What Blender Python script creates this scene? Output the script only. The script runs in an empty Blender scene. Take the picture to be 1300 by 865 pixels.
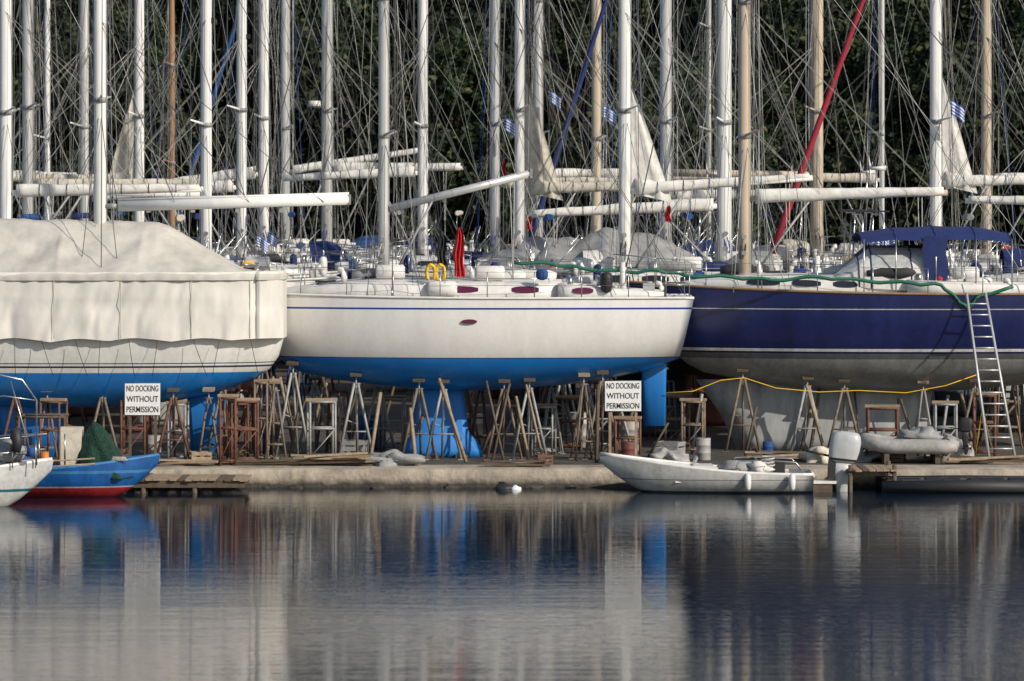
import bpy, math, random
import numpy as np
from mathutils import Vector, Matrix, noise
random.seed(7)
D=90.;F=4950.;HZ=255.;H=6.62;G=.42
def X(px,y): return (px-650)/F*(D+y)
def Z(py,y): return H-(py-HZ)/F*(D+y)
scene=bpy.context.scene
R=random.random
def U(a,b): return a+(b-a)*R()
# ------------------------------------------------------------ materials
def newmat(name):
    m=bpy.data.materials.new(name); m.use_nodes=True
    nt=m.node_tree; b=nt.nodes['Principled BSDF']; return m,nt,b
def c4(c): return (c[0],c[1],c[2],1)
def dirt_chain(nt,colsock,var,scale,streak):
    tc=nt.nodes.new('ShaderNodeTexCoord')
    mp=nt.nodes.new('ShaderNodeMapping'); nt.links.new(tc.outputs['Object'],mp.inputs[0])
    mp.inputs['Scale'].default_value=(1,1,.25) if streak else (1,1,1)
    n=nt.nodes.new('ShaderNodeTexNoise'); n.inputs['Scale'].default_value=scale; n.inputs['Detail'].default_value=6
    n.inputs['Roughness'].default_value=.65
    nt.links.new(mp.outputs[0],n.inputs['Vector'])
    r=nt.nodes.new('ShaderNodeMapRange'); r.inputs[1].default_value=.3; r.inputs[2].default_value=.7
    r.inputs[3].default_value=1-var; r.inputs[4].default_value=1+var*.4
    nt.links.new(n.outputs['Fac'],r.inputs[0])
    mx=nt.nodes.new('ShaderNodeVectorMath'); mx.operation='SCALE'
    if isinstance(colsock,tuple): mx.inputs[0].default_value=colsock
    else: nt.links.new(colsock,mx.inputs[0])
    nt.links.new(r.outputs[0],mx.inputs['Scale'])
    return mx.outputs[0],n,tc
def mat(name,col,rough=.5,metal=0.,var=.15,scale=3.,bump=0.,bscale=20.,streak=False,spec=.5):
    m,nt,b=newmat(name)
    o,n,tc=dirt_chain(nt,tuple(col),var,scale,streak)
    nt.links.new(o,b.inputs['Base Color'])
    b.inputs['Roughness'].default_value=rough; b.inputs['Metallic'].default_value=metal
    b.inputs['Specular IOR Level'].default_value=spec
    if bump>0:
        n2=nt.nodes.new('ShaderNodeTexNoise'); n2.inputs['Scale'].default_value=bscale; n2.inputs['Detail'].default_value=5
        nt.links.new(tc.outputs['Object'],n2.inputs['Vector'])
        bp=nt.nodes.new('ShaderNodeBump'); bp.inputs['Strength'].default_value=1; bp.inputs['Distance'].default_value=bump
        nt.links.new(n2.outputs['Fac'],bp.inputs['Height']); nt.links.new(bp.outputs[0],b.inputs['Normal'])
    return m
def hullmat(name,bands,rough=.28,tilt=0.,var=.12,zmax=6.):
    m,nt,b=newmat(name)
    tc=nt.nodes.new('ShaderNodeTexCoord'); sp=nt.nodes.new('ShaderNodeSeparateXYZ'); nt.links.new(tc.outputs['Object'],sp.inputs[0])
    a=nt.nodes.new('ShaderNodeMath'); a.operation='MULTIPLY_ADD'; nt.links.new(sp.outputs[0],a.inputs[0]); a.inputs[1].default_value=tilt
    nt.links.new(sp.outputs[2],a.inputs[2])
    d=nt.nodes.new('ShaderNodeMath'); d.operation='DIVIDE'; nt.links.new(a.outputs[0],d.inputs[0]); d.inputs[1].default_value=zmax
    cr=nt.nodes.new('ShaderNodeValToRGB'); cr.color_ramp.interpolation='CONSTANT'
    e=cr.color_ramp.elements
    e[0].position=0; e[0].color=c4(bands[0][1]); e[1].position=bands[1][0]/zmax; e[1].color=c4(bands[1][1])
    for z,c in bands[2:]:
        k=e.new(z/zmax); k.color=c4(c)
    nt.links.new(d.outputs[0],cr.inputs[0])
    o,n,_=dirt_chain(nt,cr.outputs[0],var,2.2,True)
    n2=nt.nodes.new('ShaderNodeTexNoise'); n2.inputs['Scale'].default_value=9; n2.inputs['Detail'].default_value=8; n2.inputs['Roughness'].default_value=.75
    nt.links.new(tc.outputs['Object'],n2.inputs['Vector'])
    r2=nt.nodes.new('ShaderNodeMapRange'); r2.inputs[1].default_value=.35; r2.inputs[2].default_value=.7; r2.inputs[3].default_value=1; r2.inputs[4].default_value=1-var
    nt.links.new(n2.outputs['Fac'],r2.inputs[0])
    s2=nt.nodes.new('ShaderNodeVectorMath'); s2.operation='SCALE'; nt.links.new(o,s2.inputs[0]); nt.links.new(r2.outputs[0],s2.inputs['Scale'])
    nt.links.new(s2.outputs[0],b.inputs['Base Color'])
    rr=nt.nodes.new('ShaderNodeMapRange'); rr.inputs[3].default_value=rough*.8; rr.inputs[4].default_value=rough*1.6
    nt.links.new(n.outputs['Fac'],rr.inputs[0]); nt.links.new(rr.outputs[0],b.inputs['Roughness'])
    return m
WHITE=(.80,.78,.74)
M={}
M['gel']=mat('gelcoat',(.72,.70,.66),.35,var=.2)
M['deck']=mat('deck_nonskid',(.5,.48,.44),.6,var=.2,scale=2)
M['teak']=mat('teak',(.28,.17,.09),.65,var=.3,scale=8)
M['mastw']=mat('mast_white',(.78,.77,.74),.35,var=.12,streak=True)
M['mastg']=mat('mast_aluminium',(.55,.55,.54),.38,.35,var=.12,streak=True)
M['mastb']=mat('mast_beige',(.52,.43,.32),.45,var=.12,streak=True)
M['mastwood']=mat('mast_varnished_wood',(.30,.17,.08),.45,var=.25,streak=True)
M['steel']=mat('stainless',(.5,.5,.49),.3,.9,var=.1)
M['wire']=mat('wire',(.12,.12,.115),.5,.2,var=.2)
M['wirel']=mat('wire_bright',(.42,.42,.41),.4,.4,var=.2)
M['wired']=mat('rope_dark',(.03,.03,.035),.8,var=.2)
M['wirew']=mat('rope_white',(.45,.44,.40),.8,var=.2)
M['ropeb']=mat('rope_blue',(.03,.08,.3),.8)
M['canw']=mat('canvas_white',(.70,.68,.63),.85,var=.25,scale=4,bump=.012,bscale=9)
M['canc']=mat('canvas_cream',(.58,.53,.44),.85,var=.3,scale=4,bump=.012,bscale=9)
M['cang']=mat('canvas_grey',(.30,.30,.295),.85,var=.3,scale=3,bump=.02,bscale=5)
M['cann']=mat('canvas_navy',(.010,.024,.12),.8,var=.25,scale=4,bump=.008,bscale=9)
M['canb']=mat('canvas_blue',(.014,.07,.24),.8,var=.3,scale=4,bump=.008,bscale=9)
M['canr']=mat('canvas_red',(.30,.015,.03),.8,var=.2,bump=.006)
M['red']=mat('red_cloth',(.55,.015,.02),.8,var=.2,bump=.01)
M['black']=mat('black',(.02,.02,.022),.6,var=.3)
M['yellow']=mat('yellow',(.75,.45,.02),.6,var=.2)
M['orange']=mat('orange',(.55,.16,.03),.6,var=.3)
M['win']=mat('tinted_window',(.02,.022,.03),.08,var=.1)
M['winp']=mat('purple_window',(.10,.015,.045),.12,var=.1)
M['clear']=mat('clear_plastic',(.48,.50,.50),.12,var=.35,scale=5)
M['rust']=mat('rusty_steel',(.15,.065,.042),.8,var=.5,scale=9,bump=.004)
M['stg']=mat('galvanised',(.33,.33,.32),.6,.2,var=.35,scale=7)
M['stbrown']=mat('weathered_steel',(.20,.155,.115),.75,.1,var=.45,scale=7)
M['stb']=mat('stand_blue',(.03,.09,.22),.6,var=.35,scale=7)
M['wood']=mat('weathered_wood',(.32,.24,.16),.85,var=.4,scale=7,bump=.004)
M['woodd']=mat('dark_wood',(.11,.08,.055),.85,var=.4,scale=7,bump=.004)
M['blueaf']=mat('antifoul_blue',(.012,.19,.58),.6,var=.25,scale=3,streak=True)
M['darkaf']=mat('antifoul_dark',(.03,.045,.07),.7,var=.4,scale=3,streak=True)
M['redaf']=mat('antifoul_red',(.13,.035,.03),.7,var=.4,scale=3,streak=True)
M['greyaf']=mat('antifoul_grey',(.36,.37,.37),.75,var=.45,scale=2.5,streak=True)
M['greenh']=mat('green_hose',(.010,.12,.07),.6,var=.2)
M['net']=mat('green_net',(.008,.045,.030),.95,var=.6,scale=14,bump=.05,bscale=25)
M['greyp']=mat('grey_plastic',(.44,.45,.45),.4,var=.2)
M['hyp']=mat('hypalon_grey',(.36,.35,.33),.6,var=.35,scale=5)
M['sign']=mat('sign_white',(.78,.78,.76),.5,var=.12)
M['ink']=mat('sign_ink',(.03,.03,.03),.6)
M['flagb']=mat('flag_blue',(.02,.12,.50),.8)
M['flagw']=mat('flag_white',(.7,.7,.7),.8)
M['solar']=mat('solar_panel',(.01,.015,.04),.15)
def bands(top,line,af,wl=2.4,sheer=None):
    b=[(0,af),(wl,line),(wl+.10,top)]
    if sheer: b+= [(wl+1.05,sheer),(wl+1.12,top)]
    return b
AF={'blue':(.012,.19,.58),'red':(.13,.03,.03),'black':(.03,.03,.04),'grey':(.18,.19,.2),'green':(.03,.10,.07)}
HM={
 'wb':hullmat('hull_white_blue',bands(WHITE,(.02,.05,.25),(.015,.07,.2),sheer=(.02,.05,.25))),
 'wr':hullmat('hull_white_red',bands(WHITE,(.2,.02,.02),AF['red'],sheer=(.25,.02,.03))),
 'wk':hullmat('hull_white_black',bands(WHITE,(.02,.02,.02),AF['black'],sheer=(.03,.03,.1))),
 'nb':hullmat('hull_navy',bands((.012,.02,.10),WHITE,AF['red'],sheer=WHITE)),
 'cg':hullmat('hull_cream',bands((.6,.55,.45),(.02,.1,.06),AF['grey'],sheer=(.02,.1,.06))),
 'wg':hullmat('hull_white_grey',bands((.68,.68,.67),(.3,.3,.3),AF['grey'],sheer=(.3,.3,.3))),
}
# ------------------------------------------------------------ mesh builder
class MB:
    def __init__(s): s.v=[];s.f=[];s.mi=[];s.sm=[];s.mats=[]
    def M(s,m):
        if isinstance(m,str): m=M[m]
        if m not in s.mats: s.mats.append(m)
        return s.mats.index(m)
    def face(s,idx,m,sm=False): s.f.append(tuple(idx)); s.mi.append(s.M(m)); s.sm.append(sm)
    def loft(s,rings,m,close=True,cap=(True,True),sm=True,capm=None):
        n=len(rings[0]); base=len(s.v)
        for r in rings: s.v.extend([tuple(p) for p in r])
        for i in range(len(rings)-1):
            for j in range(n if close else n-1):
                a=base+i*n+j; b=base+i*n+(j+1)%n
                mm=m(i,j) if callable(m) else m
                if mm is None: continue
                s.face((a,b,b+n,a+n),mm,sm)
        cm=capm or (m if not callable(m) else m(0,0))
        if cap[0]: s.face([base+j for j in range(n)][::-1],cm)
        if cap[1]:
            k=base+(len(rings)-1)*n; s.face([k+j for j in range(n)],cm)
    def tube(s,p0,p1,r0,m,r1=None,seg=6,sy=1.):
        p0=Vector(p0);p1=Vector(p1); r1=r0 if r1 is None else r1
        d=(p1-p0); ln=d.length
        if ln<1e-6: return
        d.normalize(); u=Vector((0,1,0)) if abs(d.y)<.9 else Vector((1,0,0))
        a=d.cross(u).normalized(); b=d.cross(a)
        n=max(1,int(ln/1.0)) if (ln>2. and r0<.03) else 1
        rg=[]
        for i in range(n+1):
            f=i/n; p=p0.lerp(p1,f); r=r0+(r1-r0)*f
            rg.append([p+a*math.cos(t)*r+b*math.sin(t)*r*sy for t in [2*math.pi*k/seg for k in range(seg)]])
        s.loft(rg,m)
    def poly(s,pts,r,m,seg=6,rf=None):
        pts=[Vector(p) for p in pts]; rg=[]
        for i,p in enumerate(pts):
            d=(pts[min(i+1,len(pts)-1)]-pts[max(i-1,0)]).normalized()
            u=Vector((0,0,1)) if abs(d.z)<.9 else Vector((0,1,0))
            a=d.cross(u).normalized(); b=d.cross(a); rr=rf(i/(len(pts)-1))*r if rf else r
            rg.append([p+a*math.cos(t)*rr+b*math.sin(t)*rr for t in [2*math.pi*k/seg for k in range(seg)]])
        s.loft(rg,m)
    def box(s,c,size,m,rot=None):
        c=Vector(c); b=len(s.v)
        for dx in(-1,1):
            for dy in(-1,1):
                for dz in(-1,1):
                    p=Vector((dx*size[0]/2,dy*size[1]/2,dz*size[2]/2))
                    if rot is not None: p=rot@p
                    s.v.append(tuple(c+p))
        for q in((0,1,3,2),(4,6,7,5),(0,4,5,1),(2,3,7,6),(0,2,6,4),(1,5,7,3)): s.face([b+k for k in q],m)
    def blob(s,c,rx,ry,rz,m,sd=0.,am=.15,ns=12,nr=7):
        rg=[]
        for i in range(nr):
            th=math.pi*(i+.0)/(nr-1); row=[]
            for k in range(ns):
                a=2*math.pi*k/ns; d=Vector((math.sin(th)*math.cos(a),math.sin(th)*math.sin(a),math.cos(th)))
                q=1+am*2*noise.noise(d*1.7+Vector((sd,sd*2,0)))
                row.append((c[0]+rx*d.x*q,c[1]+ry*d.y*q,c[2]+rz*d.z*q))
            rg.append(row)
        s.loft(rg,m)
    def obj(s,name,parent=None,loc=(0,0,0),rz=0.):
        me=bpy.data.meshes.new(name); me.from_pydata(s.v,[],s.f)
        for m in s.mats: me.materials.append(m)
        me.polygons.foreach_set('material_index',s.mi); me.polygons.foreach_set('use_smooth',s.sm); me.update()
        o=bpy.data.objects.new(name,me); scene.collection.objects.link(o)
        o.location=loc; o.rotation_euler=(0,0,rz)
        if parent: o.parent=parent
        return o
def empty(name,loc=(0,0,0),rz=0.):
    e=bpy.data.objects.new(name,None); e.empty_display_size=.3; scene.collection.objects.link(e)
    e.location=loc; e.rotation_euler=(0,0,rz); return e
def RY(a): return Matrix.Rotation(a,3,'Y')
def RX(a): return Matrix.Rotation(a,3,'X')
def RZ(a): return Matrix.Rotation(a,3,'Z')
def lerp(a,b,t): return a+(b-a)*t
def interp(x,xs,ys): return float(np.interp(x,xs,ys))
def flag(mb,p,w=.45,h=.3,seed=0,greek=True):
    n=8
    for r in range(9 if greek else 1):
        z1=p[2]-h*r/9 if greek else p[2]; z2=p[2]-h*(r+1)/9 if greek else p[2]-h
        rows=[]
        for z in(z1,z2):
            rows.append([(p[0]-w*.7*k/n,p[1]+.07*math.sin(k*1.3+seed),z-.45*w*(k/n)**1.3) for k in range(n+1)])
        mm=('flagb' if r%2==0 else 'flagw') if greek else 'red'
        mb.loft(rows,mm,close=False,cap=(False,False))
def foil(xf,xa,th,z,n=10):
    pts=[]
    c=xf-xa
    for k in range(n):
        t=k/(n-1); pts.append((xf-c*t, th*.5*(math.sin(math.pi*min(t**.6,1))),z))
    for k in range(n-2,0,-1):
        t=k/(n-1); pts.append((xf-c*t,-th*.5*(math.sin(math.pi*min(t**.6,1))),z))
    return pts
# ------------------------------------------------------------ yacht
def yacht(mx,y,bow='L',L=12.,B=3.8,kd=1.6,bd=.8,fb=1.5,hm='wb',mr=.13,mm='mastw',mh=14.5,boom=4.8,bh=2.2,rise=.1,
          boomm='rnd',boomr=.15,tri=False,yaw=None,hood='cann',bimini=None,arch=False,tent=None,keel=None,keelm=None,
          rudder=None,xm=.42,wire=None,rake=0.,fur=None,windows=None,winm='win',cabx=None,cabh=.42,detail=True,flagz=None,
          stern=.72,radar=False,railm='gel',stands=True,nlines=8,spread=2,sheerk=.28,furr=.04,clut=12):
    yaw=U(-.12,.12) if yaw is None else yaw
    if boomm=='rnd': boomm=random.choice(['canw','canw','canc','canw','canc'])
    wire=wire or .0085*(D+y)/100
    rl=.0062*(D+y)/100
    keelm=keelm or random.choice(['darkaf','darkaf','redaf','greyaf'])
    rz=yaw+(math.pi if bow=='L' else 0.)
    E=empty('sailing_yacht',(X(mx,y),y,G),rz)
    xb=xm*L; xs=-(1-xm)*L
    wl=kd+bd; dz=wl+fb
    def hb(t): return B/2*((stern+(1-stern)*math.sin(math.pi/2*t/.45)) if t<.45 else max(0,1-((t-.45)/.55)**2.2))
    def sh(t): return dz+sheerk*(max(0,t-.35)/.65)**2
    def zb(t):
        z=kd+bd*abs((t-.48)/.5)**2.1
        if t>.84: z=z+(sh(t)-z)*((t-.84)/.16)**1.7
        return z
    def tx(t): return xs+(xb-xs)*t
    def xt(x): return (x-xs)/(xb-xs)
    ne=2.5
    ts=[0,.02,.05,.1]+[.1+.74*k/14 for k in range(1,15)]+[.87,.9,.93,.96,.98,1.]
    rings=[]; NS=12
    for t in ts:
        ring=[]
        b=hb(t); zt=sh(t); z0=zb(t)
        for k in range(-NS,NS+1):
            th=abs(k)/NS*math.pi/2
            yy=b*math.sin(th)**(2/ne)*(1 if k>0 else -1); zz=zt-(zt-z0)*max(0,math.cos(th))**(2/ne)
            xx=tx(t)
            if t<.1: xx+=(.1-t)/.1*(zt-zz)*.22
            ring.append((xx,yy,zz))
        rings.append(ring)
    mb=MB(); mb.loft(rings,HM[hm] if isinstance(hm,str) else hm,close=False,cap=(False,False))
    n=len(rings[0]); mb.face([k for k in range(n)],HM[hm] if isinstance(hm,str) else hm)
    mb.obj('hull',E)
    mb=MB(); dr=[]
    for t in ts:
        b=hb(t)*.995; dr.append([(tx(t),b*s,sh(t)-.01+.07*(1-s*s)*min(1,b)) for s in(-1,-.7,-.35,0,.35,.7,1)])
    mb.loft(dr,'deck',close=False,cap=(False,False))
    for s in(-1,1): mb.poly([(tx(t),s*hb(t),sh(t)+.02) for t in ts],.035,railm)
    cf,ca=cabx or (.2*L,-.27*L)
    cst=[cf,cf-.25,cf-.7,cf-1.3,cf-2.]+[lerp(cf-2.,ca,k/6) for k in range(1,7)]
    def cw(x): return max(.15,min(B*.33,hb(xt(x))-.42))*min(1,.35+.65*math.sin(min(1,(cf-x)/1.2)*math.pi/2))
    def ch(x): return cabh*(.06+.94*math.sin(min(1,(cf-x)/2.6)*math.pi/2))
    def cring(x,w,h,z0):
        half=[(w,-.05),(w-.03*h,h*.45),(w-.12*h-.02,h*.82),(w-.3*h-.05,h*.98),(w*.5,h+.05),(0,h+.08)]
        return [(x,a,z0+b) for a,b in half]+[(x,-a,z0+b) for a,b in half[-2::-1]]
    cr=[cring(x,cw(x),ch(x),sh(xt(x))) for x in cst]
    mb.loft(cr,'gel',close=True)
    for s in(-1,1):
        rr=[]
        for k in range(7):
            x=lerp(ca+.1,xs+.7,k/6); w=hb(xt(x))-.55; h=lerp(.36,.16,k/6); z0=sh(xt(x))
            rr.append([(x,s*(w+.14),z0),(x,s*(w+.1),z0+h*.8),(x,s*(w+.02),z0+h),(x,s*(w-.1),z0+h),(x,s*(w-.16),z0)])
        mb.loft(rr,'gel')
        P=[(lerp(cf-1.,ca+.3,k/8),s*(cw(lerp(cf-1.,ca+.3,k/8))*.72),sh(.5)+ch(lerp(cf-1.,ca+.3,k/8))+.1) for k in range(9)]
        mb.poly(P,.014,'teak' if hm in('nb','cg') else 'steel',5)
        for p in P[::2]: mb.tube(p,(p[0],p[1],p[2]-.09),.012,'steel',seg=4)
    for hx in(cf-1.2,cf-2.4):
        mb.box((hx,0,sh(xt(hx))+ch(hx)+.09),(.5,.5,.05),'win')
    for s in(-1,1):
        for q in(0.2,.9): mb.tube((ca-q,s*(hb(xt(ca-q))-.6),dz+.3),(ca-q,s*(hb(xt(ca-q))-.6),dz+.52),.07,'steel',.055,8)
    wn=windows or [(cf-1.6,cf-2.4),(cf-2.7,cf-3.4),(cf-3.7,cf-4.3)]
    for a,b in wn:
        for s in(-1,1):
            rows=[]
            for v0 in(.36,.62,.82):
                row=[]
                for k in range(7):
                    x=lerp(a,b,k/6); e=.5+.5*math.sin(math.pi*(k/6))**.5
                    vv=.59+(v0-.59)*e; w=cw(x) if x>ca else max(.3,hb(xt(x))-.4); h=ch(x) if x>ca else cabh*.9
                    yy=interp(vv,[.0,.45,.82,1],[w,w-.03*h,w-.12*h-.02,w-.3*h])
                    row.append((x,s*(yy+.012),sh(xt(x))+vv*h))
                rows.append(row)
            mb.loft(rows,winm,close=False,cap=(False,False))
    mb.obj('deck_and_cabin',E)
    mb=MB()
    kk=keel or [(kd+.35,.3,-1.6,.26),(.36,.0,-1.6,.2),(.27,.15,-1.9,.36),(.12,.2,-2.0,.42),(.0,.1,-1.9,.3)]
    mb.loft([foil(a,b,th,z) for z,a,b,th in kk],keelm); mb.obj('keel',E)
    mb=MB()
    rd=rudder or [(wl+.1,xs+1.15,xs+.55,.12),(wl-.2,xs+1.15,xs+.5,.12),(.75,xs+.95,xs+.55,.09)]
    mb.loft([foil(a,b,th,z) for z,a,b,th in rd],keelm); mb.obj('rudder',E)
    # mast
    mb=MB(); z0=dz+.05; z1=dz+mh; seg=10; rg=[]
    def mp(z): 
        f=(z-dz)/mh; return Vector((-rake*f*mh,0,z))
    for k in range(9):
        f=k/8; z=lerp(z0,z1,f); r=mr*(1 if f<.7 else lerp(1,.62,(f-.7)/.3)); p=mp(z)
        rg.append([(p.x+r*math.cos(a),p.y+r*.78*math.sin(a),z) for a in[2*math.pi*q/seg for q in range(seg)]])
    mb.loft(rg,mm)
    mb.box((-mr*1.02-rake*mh/2,0,(z0+z1)/2),(.03,.05,z1-z0-.4),'stg',RY(math.atan(-rake)) if rake else None)
    mb.tube(mp(z0),mp(z0+.25),mr*1.35,'steel',mr*1.2,10)
    for s in(-1,1):
        for q in(1.0,1.4): mb.tube((.02,s*mr*.8,dz+q),(.02,s*(mr*.8+.12),dz+q),.06,'steel',None,8)
        mb.poly([(.05+.08*math.sin(k*.7),s*(mr+.03),dz+1.3-.45*abs(math.sin(k*.5))) for k in range(14)],.012,random.choice(['wirew','ropeb','wired']),4)
    mb.tube(mp(z1),mp(z1)+Vector((0,0,.7)),.008,'wired'); mb.box(mp(z1)+Vector((-.3,0,.15)),(.5,.05,.03),'black')
    sps=[]
    lv=[U(.3,.36),U(.62,.68)] if spread==2 else [.27,.5,.74]
    for i,f in enumerate(lv):
        z=dz+mh*f; w=B*.27*(1-.18*i); p=mp(z)
        for s in(-1,1): mb.tube(p,(p.x-.3,s*w,z+.12),.045,mm,.025,6,.5)
        mb.tube(p-Vector((0,0,.06)),p+Vector((0,0,.06)),mr*1.1,'stg',None,10)
        sps.append((p.x-.3,w,z+.12))
    if radar:
        z=dz+mh*.36; mb.tube((mr+.25,0,z),(mr+.25,0,z+.2),.26,'gel',.22,14); mb.tube((0,0,z-.05),(mr+.3,0,z-.02),.03,'steel')
    mb.box((mr+.05,0,dz+mh*.5),(.1,.1,.14),'black')
    mb.obj('mast',E)
    # rigging
    mb=MB(); wr=wire; wm=random.choice(['wire','wire','wirel'])
    top=mp(dz+mh*.985)
    for s in(-1,1):
        cpx=-.25; cpy=s*hb(xt(cpx))*.93; pz=dz+.05
        pts=[(cpx,cpy,pz)]+[(a,s*b,c) for a,b,c in sps]+[tuple(top)]
        for a,b in zip(pts,pts[1:]): mb.tube(a,b,wr,wm,seg=4)
        mb.tube((cpx+.6,cpy,pz),mp(sps[0][2]-.15),wr*.8,wm,seg=4)
        mb.tube((cpx-.7,cpy,pz),mp(sps[0][2]-.15),wr*.8,wm,seg=4)
        for (a,b,c),(a2,b2,c2) in zip(sps,sps[1:]): mb.tube((a,s*b,c),mp(c2-.1),wr*.8,wm,seg=4)
        mb.tube((xs+.15,s*hb(0)*.8,dz+.05),(xs*.45,0,dz+mh*.45),wr*.8,'wire',seg=4)
        mb.tube((cpx,cpy,pz),Vector((cpx,cpy,pz)).lerp(Vector(pts[1]),.05),.022,'steel')
        mb.tube((cpx,cpy,dz+.1),(sps[0][0],s*sps[0][1]*.7,sps[0][2]),rl*.8,'wirew',seg=3)
        mb.tube((cpx-1.3,cpy*.9,dz+.1),mp(dz+mh*.82),wr*.7,'wired',seg=3)
        mb.tube((xs*.75,s*hb(.15)*.9,dz+.1),mp(dz+mh*.7),wr*.7,random.choice(['wired','wirel']),seg=3)
    mb.tube((xs*.45,0,dz+mh*.45),top,wr,'wire',seg=4)
    ft=mp(dz+mh*.96); fb0=Vector((xb-.15,0,sh(1)+.1))
    mb.tube(fb0,ft,wr*1.3,'wire',seg=4)
    mb.tube((xb*.55,0,sh(.8)),mp(dz+mh*.68),wr*.8,wm,seg=4)
    for k in range(nlines):
        a=U(0,6.28); q=U(.14,.5); zt=dz+mh*random.choice([.99,.99,.75,.9,.66])
        mb.tube((q*math.cos(a)*2.4,q*math.sin(a)*1.3,dz+.3),mp(zt)+Vector((math.cos(a)*.1,math.sin(a)*.08,0)),rl,random.choice(['wirew','wired','ropeb','wired','wire','wirel']),seg=3)
    for k in range(5):
        t=U(.1,.95); s=random.choice([-1,1])
        mb.tube((tx(t),s*hb(t),sh(t)+.3),mp(dz+mh*random.choice([.97,.97,.8,.66])),rl,random.choice(['wirew','wired','wired','wirel']),seg=3)
    # boom
    mbB=MB()
    bz=dz+bh
    p0=Vector((-mr-.02,0,bz)); p1=Vector((-mr-boom,0,bz+rise))
    if boomm:
        mbB.tube(p0,p1,.075,mm if mm!='mastwood' else 'mastwood',seg=10)
        rg=[];N=20
        ph=U(0,6)
        for k in range(N+1):
            f=k/N; c=p0.lerp(p1,.02+.96*f)
            ht=boomr*lerp(1.15,.66,f)*(1+.05*math.sin(f*19+ph)+.03*math.sin(f*43+ph)); wd=boomr*lerp(.8,.55,f)*(1+.06*math.sin(f*23+ph))
            if tri and f<.14: ht*=1+.6*(1-f/.14)
            rg.append([(c.x,wd*math.cos(a),c.z+ht*.35+ht*math.sin(a)*(1+.05*math.sin(3*a+k))) for a in[2*math.pi*q/12 for q in range(12)]])
        mbB.loft(rg,boomm)
        if detail:
            for k in range(1,7):
                f=k/7; c=p0.lerp(p1,f); rr=boomr*lerp(1.15,.66,f)*1.05
                pts=[(c.x,rr*.84*math.cos(a),c.z+rr*.35+rr*math.sin(a)) for a in[2*math.pi*q/12 for q in range(13)]]
                mbB.poly(pts,.01,random.choice(['wired','ropeb']) if k%2 else 'wired',4)
    else:
        mbB.tube(p0,p1,boomr*.8,mm,seg=10,sy=.8)
        mbB.box(p1,(.06,boomr*1.4,boomr*1.9),'stg')
    if tri:
        hgt=U(2.6,3.4); w=U(.8,1.1)
        rows=[]
        for k in range(13):
            f=k/12; z=lerp(bz-.05,bz+hgt,f); ww=w*(1-f)**.9+.03
            rows.append([(-mr*.9-ww*q/8,.05*math.sin(q*1.2+f*4)*(q/8)+(.06*(1-f)*math.sin(q*2.4+f*3) if 0<q<8 else 0),z-.25*(q/8)*(1-f)) for q in range(9)])
        mbB.loft(rows,boomm or 'canw',close=False,cap=(False,False))
    mbB.obj('boom',E)
    for s in(-1,1):
        jt=mp(dz+mh*.5)+Vector((0,s*.12,0))
        for f in(.35,.65,.93):
            q=p0.lerp(p1,f); mb.tube(jt,(q.x,s*boomr*.8,q.z+.05),rl,'wirew' if mx%2 else 'wire',seg=3)
    mb.tube(p1,mp(dz+mh*.99),wr*.7,'wire',seg=3)
    for q in(.0,.25): mb.tube(p0.lerp(p1,.85)-Vector((q*.4,0,.1)),(p1.x*.85-.1,q*2-.2,dz+.3),.012,'wirew',seg=4)
    mb.tube(p0.lerp(p1,.3)-Vector((0,0,.08)),(-.2,0,dz+.4),.03,'stg',seg=6)
    mb.obj('rigging',E)
    if fur:
        mb=MB(); pts=[fb0.lerp(ft,.03+.9*k/12) for k in range(13)]
        mb.poly(pts,furr,fur,8,lambda f:1.1-.55*f)
        mb.tube(fb0+Vector((0,0,.05)),fb0.lerp(ft,.025),.09,'black',None,10)
        mb.obj('furled_headsail',E)
    # rails
    mb=MB(); rt=[.06,.14,.24,.34,.44,.54,.64,.74,.84,.93]
    for s in(-1,1):
        P=[]
        for t in rt:
            b=Vector((tx(t),s*(hb(t)-.07),sh(t))); tp=b+Vector((0,s*.03,.64)); P.append((b,tp)); mb.tube(b,tp,.014,'steel',seg=5)
        for (b1,t1),(b2,t2) in zip(P,P[1:]):
            mb.tube(t1,t2,.0065,'wire',seg=3); mb.tube(b1.lerp(t1,.5),b2.lerp(t2,.5),.0065,'wire',seg=3)
        for h in(.64,.33):
            mb.poly([(tx(.93),s*(hb(.93)-.05),sh(.93)+h),(tx(.97),s*(hb(.97)*.8),sh(.97)+h+.03),(tx(1)+.1,s*.04,sh(1)+h+.05)],.015,'steel',5)
            mb.poly([(tx(.06),s*(hb(.06)-.05),sh(0)+h),(tx(.005)+.05,s*(hb(0)-.1),sh(0)+h),(tx(0)+.06,s*.25,sh(0)+h)],.015,'steel',5)
        mb.tube((tx(.97),s*hb(.97)*.7,sh(.97)),(tx(.98),s*hb(.97)*.7,sh(.97)+.66),.015,'steel',seg=5)
        mb.tube((tx(.005)+.05,s*(hb(0)-.1),sh(0)),(tx(.005)+.05,s*(hb(0)-.1),sh(0)+.66),.015,'steel',seg=5)
    wx=xs+1.6; wc=Vector((wx,0,dz+.75))
    mb.tube((wx+.05,0,dz-.1),(wx+.05,0,dz+.85),.09,'gel',.07,8)
    mb.poly([wc+Vector((0,.42*math.cos(a),.42*math.sin(a))) for a in[2*math.pi*k/16 for k in range(17)]],.015,'steel',5)
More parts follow.
